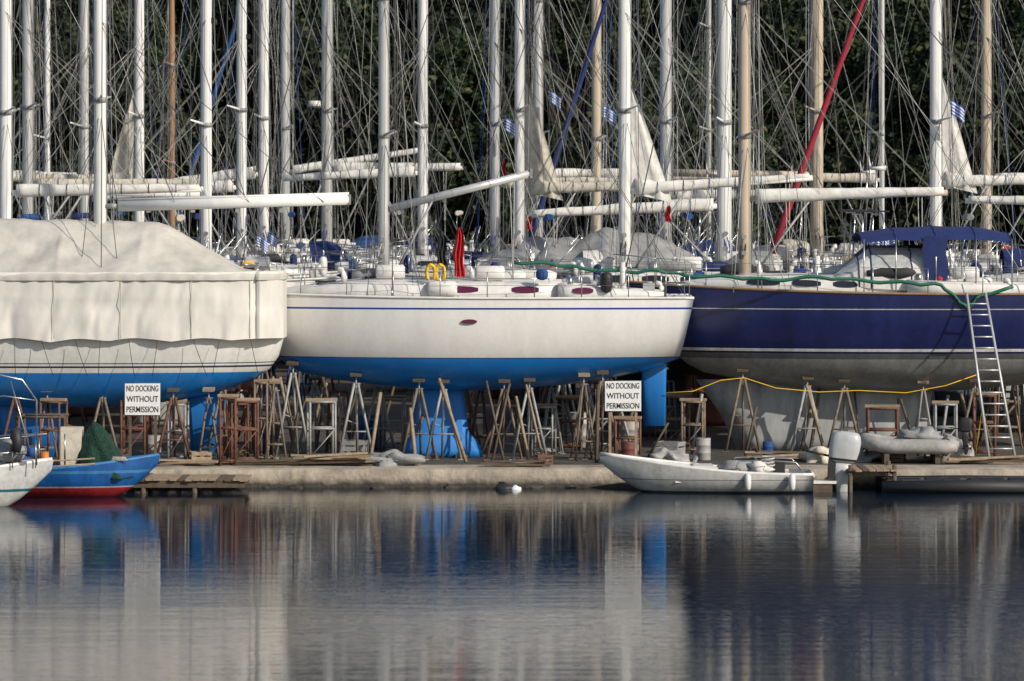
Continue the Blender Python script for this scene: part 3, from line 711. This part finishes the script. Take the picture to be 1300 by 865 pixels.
# ------------------------------------------------------------ signs
def sign(px,py0,py1,w,y,lines,post):
    z0,z1=Z(py1,y),Z(py0,y); E=empty('no_docking_sign',(X(px,y),y,G)); h=z1-z0; zc=(z0+z1)/2-G
    mb=MB(); mb.box((0,0,zc),(w,.025,h),'sign'); mb.poly([(-w/2,-.003,zc-h/2),(w/2,-.003,zc-h/2),(w/2,-.003,zc+h/2),(-w/2,-.003,zc+h/2),(-w/2,-.003,zc-h/2)],.012,'stg',4)
    mb.obj('board',E)
    mb=MB()
    for s in(-1,1): mb.box((s*w*.36,.05,zc/2),(.06,.06,zc+.2),post)
    mb.obj('posts',E)
    for i,t in enumerate(lines):
        c=bpy.data.curves.new('lettering','FONT'); c.body=t; c.align_x='CENTER'; c.align_y='CENTER'; c.size=h/len(lines)*.8; c.extrude=.002; c.offset=.001
        c.materials.append(M['ink']); o=bpy.data.objects.new('lettering',c); scene.collection.objects.link(o); o.parent=E
        o.location=(0,-.018,zc+h/2-h*(i+.5)/len(lines)); o.rotation_euler=(math.pi/2,0,0)
        bpy.context.view_layer.update(); 
        if o.dimensions.x>w*.9: o.scale.x=w*.9/o.dimensions.x
sign(791,484,522,.84,.7,['NO DOCKING','WITHOUT','PERMISSION'],'wood')
sign(181,487,527,.82,.7,['NO DOCKING','WITHOUT','PERMISSION'],'woodd')
# ------------------------------------------------------------ ladder, rope, hose
mb=MB(); yb,yt=3.2,4.75
A=[Vector((X(1256,yb),yb,G)),Vector((X(1289,yb),yb,G))]; Bt=[Vector((X(1227,yt),yt,Z(372,yt))),Vector((X(1251,yt),yt,Z(372,yt)))]
for a,b in zip(A,Bt): mb.tube(a,b,.035,'mastg',seg=4)
for k in range(1,15):
    f=k/15; mb.tube(A[0].lerp(Bt[0],f),A[1].lerp(Bt[1],f),.02,'mastg',seg=5)
mb.obj('aluminium_ladder')
mb=MB(); y=4.3
pts=[(845,499),(880,497),(915,483),(945,480),(985,493),(1040,498),(1090,496),(1150,499),(1200,490),(1240,476)]
mb.poly([(X(a,y),y,Z(b,y)) for a,b in pts],.013,'yellow',5)
mb.poly([(X(a,y),y-.1,Z(b,y)) for a,b in((1240,476),(1246,520),(1238,575))],.012,'yellow',5)
mb.obj('yellow_rope')
mb=MB(); y=4.95
pts=[(650,333),(700,335),(740,341),(800,346),(835,343),(870,350),(930,352),(980,356),(1040,352),(1100,357),(1160,360),(1195,362),(1215,380),(1228,392),(1245,375),(1300,362)]
P=[]
for (a,b),(c,d) in zip(pts,pts[1:]):
    for k in range(4): P.append((X(lerp(a,c,k/4),y)+0,y+.03*math.sin(k+a),Z(lerp(b,d,k/4)+1.5*math.sin(k*1.6),y)))
mb.poly(P,.045,'greenh',7); mb.obj('green_water_hose')
# ------------------------------------------------------------ small boats
def open_boat(name,L,B,dp,loc,rz,mo,mi='gel',rise=.25,rim='gel',ne=2.2):
    E=empty(name,loc,rz)
    def hb(t): return B/2*((.82+.18*math.sin(math.pi/2*t/.4)) if t<.4 else max(.01,1-((t-.4)/.6)**2.3))
    ts=[k/18 for k in range(19)]
    out=[];inn=[]
    for t in ts:
        zt=dp+rise*t*t; z0=0 if t<.7 else (zt*.8)*((t-.7)/.3)**2.
        r1=[];r2=[]
        for k in range(-8,9):
            th=abs(k)/8*math.pi/2; s=1 if k>0 else -1
            r1.append(((t-.5)*L+(t**4)*.25*(zt-(zt-z0)*math.cos(th))/max(zt,.01),s*hb(t)*math.sin(th)**(2/ne),zt-(zt-z0)*max(0,math.cos(th))**(2/ne)))
            b2=max(.004,hb(t)-.07); z02=min(z0+.15,zt-.02)
            r2.append(((t-.5)*L*.985+(t**4)*.2,s*b2*math.sin(th)**(.7),zt-.005-(zt-z02)*max(0,math.cos(th))**(.6)))
        out.append(r1); inn.append(r2)
    mb=MB(); mb.loft(out,mo,close=False,cap=(False,False)); n=len(out[0]); mb.face(list(range(n)),mo); mb.obj('hull',E)
    mb=MB(); mb.loft(inn,mi,close=False,cap=(False,False)); mb.face(list(range(n)),mi)
    for s in(0,-1):
        mb.poly([((a[s][0]+b[s][0])/2,(a[s][1]+b[s][1])/2,a[s][2]+.01) for a,b in zip(out,inn)],.045,rim,6)
    mb.poly([out[0][0],(out[0][0][0],0,dp+.01),out[0][16]],.04,rim,6)
    for t in(.15,.42,.65): mb.box(((t-.5)*L,0,dp*.72),(.28,hb(t)*1.8,.04),mi)
    mb.obj('interior',E)
    return E,hb
def outboard(parent,loc,s,m='greyp',tilt=0.):
    mb=MB(); c=Vector(loc); T=RY(tilt)
    def tr(p): return c+T@(Vector(p)*s)
    def se(a,b,n=20): # rounded-rectangle section
        r=[]
        for k in range(n):
            t=2*math.pi*k/n; ct,st_=math.cos(t),math.sin(t)
            r.append((a*abs(ct)**.6*(1 if ct>0 else -1),b*abs(st_)**.6*(1 if st_>0 else -1)))
        return r
    rg=[]
    for z,a,b,ox in((.28,.16,.11,.02),(.32,.24,.15,0),(.36,.25,.155,0),(.5,.27,.165,-.02),(.66,.27,.165,-.03),(.76,.25,.15,-.03),(.81,.2,.12,-.04),(.83,.12,.07,-.05)):
        rg.append([tr((ox+p-(.06*(z-.5) if z>.5 else 0),q,z+(.05*p))) for p,q in se(a,b)])
    mb.loft(rg,lambda i,j:('black' if i==1 else m))
    rg=[]
    for z,a,b,ox in((.3,.17,.11,0),(.1,.15,.09,.01),(-.05,.12,.07,0),(-.2,.1,.045,-.02),(-.3,.12,.035,-.03),(-.5,.08,.03,-.04),(-.62,.04,.012,-.03)):
        rg.append([tr((ox+p,q,z)) for p,q in se(a,b,12)])
    mb.loft(rg,m)
    mb.box(tr((-.08,0,-.24)),(.38*s,.2*s,.015*s),m,T); mb.tube(tr((-.25,0,-.38)),tr((.12,0,-.38)),.05*s,m,.03*s,8)
    for k in range(3):
        a=k*2.09; mb.box(tr((-.25,.08*math.cos(a),-.38+.08*math.sin(a))),(.02*s,.08*s,.09*s),'black',T@RX(a))
    mb.box(tr((.18,0,.15)),(.12*s,.22*s,.34*s),'black',T); mb.tube(tr((.2,0,.38)),tr((.65,0,.45)),.02*s,'black')
    mb.obj('outboard_motor',parent)
mo=hullmat('hull_motorboat',[(0,(.10,.10,.09)),(.17,(.55,.54,.50)),(.42,(.25,.25,.25)),(.44,(.62,.61,.57))],var=.3,zmax=2.)
y=-1.2
E4,_=open_boat('white_motorboat',4.6,1.6,.54,(X(902,y),y,-.13),math.pi,mo,rise=.44)
mb=MB(); mb.box((.2,0,.6),(.5,.8,.28),'gel'); mb.box((.35,0,.83),(.04,.7,.2),'clear',RY(-.4))
for s in(-1,1): mb.poly([(-2.1,s*.62,.58),(-1.9,s*.62,.83),(-1.2,s*.65,.88),(-.6,s*.65,.86),(-.5,s*.65,.58)],.015,'steel')
mb.poly([(-1.3+.15*math.cos(k*.8),.1+.15*math.sin(k*.8),.70+.01*k) for k in range(24)],.02,'wirew',5)
mb.box((-1.5,-.2,.66),(.4,.3,.25),'black'); mb.blob((-.6,.1,.68),.4,.3,.16,'cang',3,.4); mb.blob((-1.1,.2,.66),.3,.3,.18,'canw',5,.4)
for q in(-.8,-1.8): mb.poly([(q,.84,.6-d) for d in(0,.06,.2,.34,.4)],.08,'gel',8,lambda f:.3+.7*math.sin(f*math.pi)**.5)
mb.poly([(1.9,0,.9),(2.1,-.1,.8),(2.2,.0,.5)],.012,'wirew',4)
mb.obj('console_and_rails',E4)
outboard(E4,(-2.98,.0,.42),1.3,'greyp',-.06)
mb=MB();  mb.box((-2.55,0,.35),(.6,.5,.06),'gel'); mb.box((-2.5,0,.15),(.5,.6,.3),'woodd'); mb.obj('engine_bracket',E4)
def rib(px,y,s,m,rz,z=G+.18,L=2.7):
    E=empty('inflatable_dinghy',(X(px,y),y,z),rz); mb=MB(); P=[]
    for k in range(25):
        f=k/24
        if f<.3: P.append((lerp(-L/2,L*.22,f/.3),-.6,.1))
        elif f>.7: P.append((lerp(L*.22,-L/2,(f-.7)/.3),.6,.1))
        else:
            q=(f-.3)/.4*math.pi-math.pi/2; P.append((L*.22+.65*math.cos(q),.6*math.sin(q),.1+.12*math.cos(q)))
    mb.poly([tuple(c*s for c in p) for p in P],.21*s,m,12,lambda f:.4+.6*min(1,min(f,1-f)*22))
    mb.obj('tubes',E); mb=MB(); mb.box((-.1*s,0,0),(L*.9*s,1.0*s,.06),'greyp'); mb.box((-L/2*s+.3,0,.15*s),(.05,.9*s,.4*s),'woodd'); mb.box((0,0,.22*s),(.25*s,1.1*s,.03),'woodd')
    mb.poly([(L*.2*s,-.62*s,.32*s),(0,-.62*s,.35*s),(-L*.3*s,-.62*s,.32*s)],.015,'black',5)
    mb.blob((-.3*s,0,.36*s),.6*s,.5*s,.2*s,'cang',2,.5,16,9)
    mb.obj('floor_and_transom',E); return E
E5=rib(1155,2.4,.85,'hyp',math.pi-.15,G+.32); outboard(E5,(-1.3,0,.25),.6,'black')
mb=MB(); y=2.4
for q in(-.6,.6): mb.box((X(1155,y)+q,y,G+.12),(.12,1.2,.23),'woodd')
mb.obj('wooden_chocks')
def heap(px,y,rx,rz,m,sd): 
    mb=MB(); mb.blob((0,0,rz*.3),rx,.5,rz,m,sd,.5,26,13); mb.obj('tarped_gear_heap',None,(X(px,y),y,G))
heap(500,1.5,.65,.24,'cang',1.); heap(1045,2.6,.4,.3,'canc',4.); heap(1215,3.6,.4,.35,'hyp',6.); heap(1095,3,.45,.25,'cang',8.); heap(850,2.2,.4,.22,'hyp',3)
mb=MB()
for px,y in((550,4.4),(585,4.4),(960,7),(1060,7),(1150,7),(40,2.8),(258,2.8)):
    mb.box((X(px,y),y,G+.02),(.3,1.,.1),'woodd',RZ(U(-.1,.1)))
mb.obj('keel_blocks')
E=empty('floating_pontoon',(X(1225,-1),-.9,0)); mb=MB()
for k in range(19): mb.box((-1.75+k*.195,U(-.03,.03),.22+U(-.01,.01)),(.18,1.5,.05),'woodd')
for q in(-1.4,-.5,.5,1.4): mb.poly([(q-.4,0,.0),(q-.35,0,0),(q+.35,0,0),(q+.4,0,0)],.3,'black',10)
for q in(-1,1): mb.poly([(-1.95,q*.75,.12),(0,q*.75,.14),(1.95,q*.75,.12)],.16,'black',10)
mb.obj('deck',E)
E=empty('small_jetty',(X(1105,-1),-.8,0)); mb=MB()
for k in range(7): mb.box((-.48+k*.16,0,.5+U(-.01,.01)),(.145,1.6+U(-.05,.05),.04),random.choice(['wood','woodd']))
for a in(-.5,.5):
    for b in(-.7,.7): mb.tube((a,b,-1),(a,b,.62),.05,'woodd')
    mb.box((a,0,.44),(.08,1.5,.1),'woodd')
mb.obj('planks_and_piles',E)
E=empty('wooden_jetty',(0,0,0)); mb=MB(); x0,x1=X(48,-1.3),X(312,-1.3)
x=x0
while x<x1:
    w=U(.16,.2); mb.box((x+w/2,-1.0+U(-.06,.06),.30+U(-.012,.012)),(w-.012,1.6,.045),random.choice(['wood','woodd','wood']),RZ(U(-.01,.01))); x+=w
mb.box(((x0+x1)/2,-1.72,.2),(x1-x0,.08,.15),'woodd'); mb.box(((x0+x1)/2,-.3,.2),(x1-x0,.08,.15),'woodd')
x=x0+.15
while x<x1: 
    for yy in(-1.7,-.4): mb.tube((x,yy,-1.2),(x+U(-.05,.05),yy,.25+U(0,.15)),.06,'woodd',seg=8)
    x+=1.15
mb.obj('planks_and_piles',E)
mbf=hullmat('hull_fishing_boat',[(0,(.34,.025,.03)),(.30,(.42,.42,.40)),(.33,(.012,.10,.33)),(.62,(.05,.2,.4)),(.68,(.012,.10,.33))],var=.4,zmax=2.)
y=-2.7
E6,hb6=open_boat('blue_fishing_boat',3.5,1.35,.68,(X(90,y),y,-.08),.0,mbf,mi='woodd',rise=.32,rim=mat('rim_blue',(.03,.18,.42),.5,var=.4))
mb=MB()
for a,b in((-1.1,-.5),(-1.1,.5),(-.2,-.5),(-.2,.5)): mb.tube((a,b,.3),(a,b,1.9),.03,'woodd',seg=5)
for b in(-.5,.5): mb.tube((-1.2,b,1.88),(-.1,b,1.88),.03,'woodd',seg=4)
for a in(-1.1,-.2): mb.tube((a,-.55,1.88),(a,.55,1.88),.03,'woodd',seg=4)
mb.box((.0,.1,1.15),(.5,.5,.95),'canc'); mb.box((-.75,.1,.95),(.4,.5,.5),'woodd'); mb.tube((-.1,-.3,.8),(-.1,-.3,1.5),.02,'steel')
for q in(0,.12): mb.poly([(-1.5,-.6,.8+q),(-.6,-.66,.78+q),(.6,-.6,.85+q)],.02,'wood')
mb.tube((-.55,-.3,.8),(-.55,-.3,1.1),.12,'orange',.1,10); mb.blob((-1.2,0,.8),.3,.4,.25,'canb',3,.4)
for k in range(6): mb.poly([(1.2+.02*k-.25*j/6,-.45-.0*j,.95+.05*math.sin(j*2+k)) for j in range(7)],.012,'wirew',4)
mb.obj('wheelhouse_frame',E6)
mb=MB(); rows=[]
for i in range(21):
    f=i/20
    row=[]
    for k in range(40):
        a=2*math.pi*k/40; r=.66*(1-f)**.65+.02; r*=1+.28*noise.noise(Vector((math.cos(a)*1.3,math.sin(a)*1.3,f*1.5)))+.12*math.sin(a*9+f*3)*(1-f)+.1*noise.noise(Vector((math.cos(a)*6,math.sin(a)*6,f*5)))
        row.append((.85+r*math.cos(a)*.95-f*.35,r*math.sin(a)*.7,.5+1.25*f+.06*noise.noise(Vector((a*2,f*8,1)))))
    rows.append(row)
mb.loft(rows,'net'); mb.obj('net_heap',E6)
mcr=hullmat('hull_cruiser',[(0,(.03,.2,.2)),(.2,(.62,.62,.60)),(.52,(.02,.15,.2)),(.58,(.62,.62,.60))],var=.3,zmax=2.)
y=-5.5
E7,_=open_boat('small_white_cruiser',4.6,1.7,.85,(X(-82,y),y,-.2),.05,mcr,rise=.35)
mb=MB(); mb.loft([[(x,w*c,z) for c,z in((-1,.8),(-.9,1.1+h),(0,1.2+h),(.9,1.1+h),(1,.8))] for x,w,h in((-.9,.6,.25),(0,.6,.3),(.8,.5,.1),(1.7,.25,-.15))],'gel',close=True)
for s in(-1,1):
    mb.poly([(.6,s*.72,.95),(.7,s*.7,1.6),(1.5,s*.55,1.7),(2.4,s*.1,1.75)],.018,'steel',5); mb.poly([(.7,s*.7,1.3),(1.5,s*.55,1.38),(2.35,s*.1,1.42)],.013,'steel',5)
    for q in(1.1,1.7,2.2): mb.tube((q,s*.5,1.05),(q,s*.5,1.65),.014,'steel',seg=5)
mb.poly([(2.2,-.3,1.1),(2.2,-.3,2.5),(1.9,-.3,2.95),(1.2,-.3,3.1),(.6,-.3,3.0)],.02,'steel'); mb.tube((2.1,.3,1.1),(1.6,.3,2.9),.012,'steel'); mb.poly([(2.2,-.3,2.5),(1.5,-.3,2.6),(.6,-.3,2.5)],.015,'steel')
mb.poly([(1.75,-.45,1.4),(1.8,-.45,1.6),(1.75,-.45,1.9)],.12,'black',8); mb.poly([(2.1,-.5,1.3),(2.1,-.5,1.5)],.09,'canb',8)
mb.blob((1.6,0,1.35),.35,.3,.25,'cang',2,.4)
mb.obj('cabin_and_rails',E7)
# ------------------------------------------------------------ yard clutter
def planks(px,y,n,rz):
    mb=MB()
    for k in range(n): mb.box((U(-.2,.2),U(-.25,.25),.03+.05*k*.6),(U(1.2,2.2),.14,.045),random.choice(['wood','woodd','wood']),RZ(U(-.35,.35))@RY(U(-.05,.05)))
    mb.obj('timber_pile',None,(X(px,y),y,G),rz)
for a in((430,1.3,9,0),(400,2.,6,.2),(660,1.,4,.1),(335,1.4,4,0),(240,1.2,4,.1),(560,6,7,.1),(1000,3.4,6,.2),(1260,2,5,0)): planks(*a)
def drum(px,y,m,s=1.):
    mb=MB(); rg=[]
    for z,r in((0,.28),(.02,.29),(.28,.285),(.3,.3),(.32,.285),(.58,.285),(.6,.3),(.62,.285),(.86,.29),(.88,.28)):
        rg.append([(r*s*math.cos(a),r*s*math.sin(a),z*s) for a in[2*math.pi*k/16 for k in range(16)]])
    mb.loft(rg,m); mb.tube((.12*s,0,.87*s),(.12*s,0,.91*s),.04*s,'black'); mb.obj('storage_drum',None,(X(px,y),y,G))
for a in((893,3.2,'hyp',.6),(470,7.2,'canb',1),(735,8,'stg',1),(195,2.8,'hyp',.7),(800,6.5,'hyp',.9),(975,4,'canb',.45),(345,5.5,'black',.8),(600,9,'stg',.9),(798,1.8,'redaf',.6)): drum(*a)
def crate(px,y,s,m):
    mb=MB()
    for z in(.06,.2,.34):
        for q in(-1,1): mb.box((0,q*.25,z),(.62,.025,.1),m); mb.box((q*.3,0,z),(.025,.5,.1),m)
    mb.box((0,0,.02),(.6,.5,.02),m)
    for a in(-1,1):
        for b in(-1,1): mb.box((a*.28,b*.235,.2),(.05,.05,.4),m)
    o=mb.obj('fish_crate',None,(X(px,y),y,G),U(-.5,.5)); o.scale=(s,s,s)
for a in((255,1.5,.8,'wood'),(1190,3.2,1,'hyp'),(690,1.6,.6,'rust'),(850,4,1,'cang'),(145,2.,.9,'woodd'),(1215,4,1.,'wood'),(780,3.4,.8,'woodd'),(450,4.5,1,'cang'),(130,1.2,.8,'cang'),(1135,2.5,.8,'woodd')): crate(*a)
# ------------------------------------------------------------ quay, ground, water
mcon,nt,b=newmat('quay_concrete')
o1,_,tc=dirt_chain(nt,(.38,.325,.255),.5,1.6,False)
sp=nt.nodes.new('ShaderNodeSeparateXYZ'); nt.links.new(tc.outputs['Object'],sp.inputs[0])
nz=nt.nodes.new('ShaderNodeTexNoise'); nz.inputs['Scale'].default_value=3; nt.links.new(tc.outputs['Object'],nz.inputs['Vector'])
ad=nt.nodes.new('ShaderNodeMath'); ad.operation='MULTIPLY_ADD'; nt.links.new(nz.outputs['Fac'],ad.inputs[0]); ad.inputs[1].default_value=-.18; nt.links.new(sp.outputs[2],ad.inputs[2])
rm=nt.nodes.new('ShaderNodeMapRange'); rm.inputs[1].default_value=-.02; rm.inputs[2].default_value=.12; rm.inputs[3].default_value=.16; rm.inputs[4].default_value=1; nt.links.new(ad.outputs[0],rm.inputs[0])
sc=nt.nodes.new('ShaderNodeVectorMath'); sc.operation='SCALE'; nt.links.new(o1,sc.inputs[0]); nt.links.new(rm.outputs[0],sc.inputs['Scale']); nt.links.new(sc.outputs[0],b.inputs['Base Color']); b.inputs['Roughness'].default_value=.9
nn=nt.nodes.new('ShaderNodeTexNoise'); nn.inputs['Scale'].default_value=9; nn.inputs['Detail'].default_value=7; nt.links.new(tc.outputs['Object'],nn.inputs['Vector'])
bp=nt.nodes.new('ShaderNodeBump'); bp.inputs['Distance'].default_value=.03; nt.links.new(nn.outputs['Fac'],bp.inputs['Height']); nt.links.new(bp.outputs[0],b.inputs['Normal'])
mb=MB(); rows=[]
xs=[-60+.1*k for k in range(1201)]
for x in xs:
    n1=noise.noise(Vector((x*.5,1,0))); n2=noise.noise(Vector((x*3,5,0)))
    jt=.05 if abs((x+60)%2.9)<.06 else 0
    ch_=.05*max(0,noise.noise(Vector((x*1.7,9,0))))
    rows.append([(x,1.6,G-.003),(x,.9,G+.004*n2),(x,.06+ch_,G+.005*n2-.005),(x,.01+.01*n2+jt,G-.03-.012*abs(n1)-ch_),(x,.0+.015*n1+jt,.22),(x,-.01+.02*n1+jt,.08),(x,-.02+jt,-.4),(x,0,-3)])
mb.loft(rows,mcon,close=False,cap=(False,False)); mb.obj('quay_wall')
mb=MB()
for k in range(9):
    px=U(230,800); s=U(.06,.14); mb.blob((X(px,-.2),-U(.08,.25),-.02),s*1.5,s,s*.8,mcon,k,.4)
mb.blob((X(640,-.5),-.5,.02),.22,.18,.13,'black',2,.3); mb.blob((X(655,-.5),-.6,.0),.12,.1,.09,'sign',2,.3)
mb.obj('quay_rubble')
mg=mat('yard_ground',(.075,.064,.052),.95,var=.5,scale=.8,bump=.02,bscale=8)
mb=MB(); ys=[1.5,4,8,15,30,50,66,72,80,90,100,115,130,150,180,220,300,500,900]; xx=[-900,-400,-200]+[-120+10*k for k in range(25)]+[200,400,900]
def gz(x,y): 
    return G-.006 if y<=66 else G-.006+(y-66)*.33*(1 if y<180 else (180-66+ (y-180)*.15)/(y-66))+1.2*noise.noise(Vector((x*.03,y*.05,0)))*min(1,(y-66)/20)
mb.loft([[(x,y,gz(x,y)) for x in xx] for y in ys],mg,close=False,cap=(False,False)); mb.obj('ground')
m,nt,b=newmat('water'); b.inputs['Base Color'].default_value=(.004,.014,.028,1); b.inputs['Roughness'].default_value=.035; b.inputs['IOR'].default_value=1.33
tc=nt.nodes.new('ShaderNodeTexCoord'); prev=None
for sc_,dist,dt in(((.5,2.4,1),.0042,3),((3.,17.,1),.0017,2),((.05,.25,1),.012,2)):
    mp=nt.nodes.new('ShaderNodeMapping'); mp.inputs['Scale'].default_value=sc_; nt.links.new(tc.outputs['Object'],mp.inputs[0])
    n=nt.nodes.new('ShaderNodeTexNoise'); n.inputs['Scale'].default_value=1; n.inputs['Detail'].default_value=dt; nt.links.new(mp.outputs[0],n.inputs['Vector'])
    bp=nt.nodes.new('ShaderNodeBump'); bp.inputs['Distance'].default_value=dist; bp.inputs['Strength'].default_value=1
    nt.links.new(n.outputs['Fac'],bp.inputs['Height'])
    if prev: nt.links.new(prev.outputs[0],bp.inputs['Normal'])
    prev=bp
nt.links.new(prev.outputs[0],b.inputs['Normal'])
mb=MB(); mb.v=[(-900,-900,0),(900,-900,0),(900,.05,0),(-900,.05,0)]; mb.face((0,1,2,3),m); mb.obj('water')
# ------------------------------------------------------------ forest
ml,nt,b=newmat('foliage')
g=nt.nodes.new('ShaderNodeNewGeometry'); oi=nt.nodes.new('ShaderNodeObjectInfo')
cr=nt.nodes.new('ShaderNodeValToRGB'); e=cr.color_ramp.elements
e[0].position=0; e[0].color=(.008,.017,.007,1); e[1].position=1; e[1].color=(.085,.09,.035,1); k=e.new(.7); k.color=(.022,.038,.014,1)
nt.links.new(g.outputs['Random Per Island'],cr.inputs[0])
hs=nt.nodes.new('ShaderNodeHueSaturation'); nt.links.new(cr.outputs[0],hs.inputs['Color'])
mr_=nt.nodes.new('ShaderNodeMapRange'); mr_.inputs[3].default_value=.5; mr_.inputs[4].default_value=1.25; nt.links.new(oi.outputs['Random'],mr_.inputs[0]); nt.links.new(mr_.outputs[0],hs.inputs['Value'])
nt.links.new(hs.outputs[0],b.inputs['Base Color']); b.inputs['Roughness'].default_value=.65; b.inputs['Specular IOR Level'].default_value=.3
bark=mat('bark',(.06,.048,.035),.9,var=.4)
def tree_mesh(seed,Ht,Rr,N):
    rng=np.random.default_rng(seed)
    nc=46; cz=rng.uniform(.18,1,nc); prof=np.sin(np.pi*np.clip(cz*.85+.1,0,1))**.7
    ang=rng.uniform(0,2*np.pi,nc); rad=Rr*prof*rng.uniform(.35,1,nc)
    C=np.stack([rad*np.cos(ang),rad*np.sin(ang),cz*Ht],1)
    ci=rng.integers(0,nc,N); d=rng.normal(size=(N,3)); d/=np.linalg.norm(d,axis=1)[:,None]
    rr=rng.uniform(.55,1.1,nc)[ci]*rng.uniform(.3,1,N)**.5
    P=C[ci]+d*rr[:,None]*np.array([1.1,1.1,.85])
    a=rng.normal(size=(N,3)); a/=np.linalg.norm(a,axis=1)[:,None]; bb=np.cross(a,rng.normal(size=(N,3))); bb/=np.linalg.norm(bb,axis=1)[:,None]
    s=rng.uniform(.06,.15,N)[:,None]
    V=np.stack([P-a*s*1.3,P+bb*s*.7,P+a*s*1.3,P-bb*s*.7],1).reshape(-1,3)
    mb=MB(); mb.v=[tuple(v) for v in V.tolist()]
    i0=mb.M(ml); mb.f=[(4*i,4*i+1,4*i+2,4*i+3) for i in range(N)]; mb.mi=[i0]*N; mb.sm=[False]*N
    mb.poly([(0,0,-.5),(.1,.05,Ht*.3),(-.05,.1,Ht*.6),(0,0,Ht*.9)],.2,bark,7,lambda f:1.2-f)
    for k in range(0,nc,3):
        c=C[k]; mb.tube((0,0,max(.5,c[2]*.6)),tuple(c),.05,bark,.015,5)
    o=mb.obj('t'); me=o.data; bpy.data.objects.remove(o); return me
TM=[tree_mesh(1,10,3.0,14000),tree_mesh(2,12,2.6,14000),tree_mesh(3,8.5,3.2,14000)]
FE=empty('distant_forest')
for row in range(11):
    y=69+row*(5.5+row*.5); hw_=.5*1300/F*(D+y)+16; x=-hw_+U(0,3)
    while x<hw_:
        o=bpy.data.objects.new('tree',random.choice(TM)); scene.collection.objects.link(o); o.parent=FE
        yy=y+U(-2.5,2.5); o.location=(x,yy,gz(x,yy)-.3); o.rotation_euler=(0,0,U(0,6.28)); s=U(.8,1.3); o.scale=(s,s,s*U(.9,1.2)); x+=U(3.2,4.8)
# ------------------------------------------------------------ light, world, camera
el=math.radians(31); az=math.radians(50)
sd=Vector((math.sin(az)*math.cos(el),-math.cos(az)*math.cos(el),math.sin(el)))
L=bpy.data.lights.new('sun','SUN'); L.energy=4.2; L.angle=math.radians(.5); L.color=(1,.92,.80)
so=bpy.data.objects.new('sun',L); scene.collection.objects.link(so); so.rotation_euler=sd.to_track_quat('Z','Y').to_euler()
w=bpy.data.worlds.new('World'); scene.world=w; w.use_nodes=True; nt=w.node_tree
st=nt.nodes.new('ShaderNodeTexSky'); st.sky_type='NISHITA'; st.sun_disc=False; st.sun_elevation=el; st.sun_rotation=math.atan2(sd.x,sd.y)
nt.links.new(st.outputs[0],nt.nodes['Background'].inputs[0]); nt.nodes['Background'].inputs[1].default_value=.11
cam=bpy.data.cameras.new('camera'); co=bpy.data.objects.new('camera',cam); scene.collection.objects.link(co); scene.camera=co
co.location=(0,-D,H); co.rotation_euler=(math.pi/2,0,0); cam.sensor_width=36; cam.lens=F/1300*36; cam.shift_y=-(432.5-HZ)/1300; cam.clip_end=3000; cam.clip_start=1
cam.dof.use_dof=True; cam.dof.focus_distance=96; cam.dof.aperture_fstop=1.8
scene.view_settings.view_transform='Standard'; scene.view_settings.look='None'; scene.view_settings.exposure=0
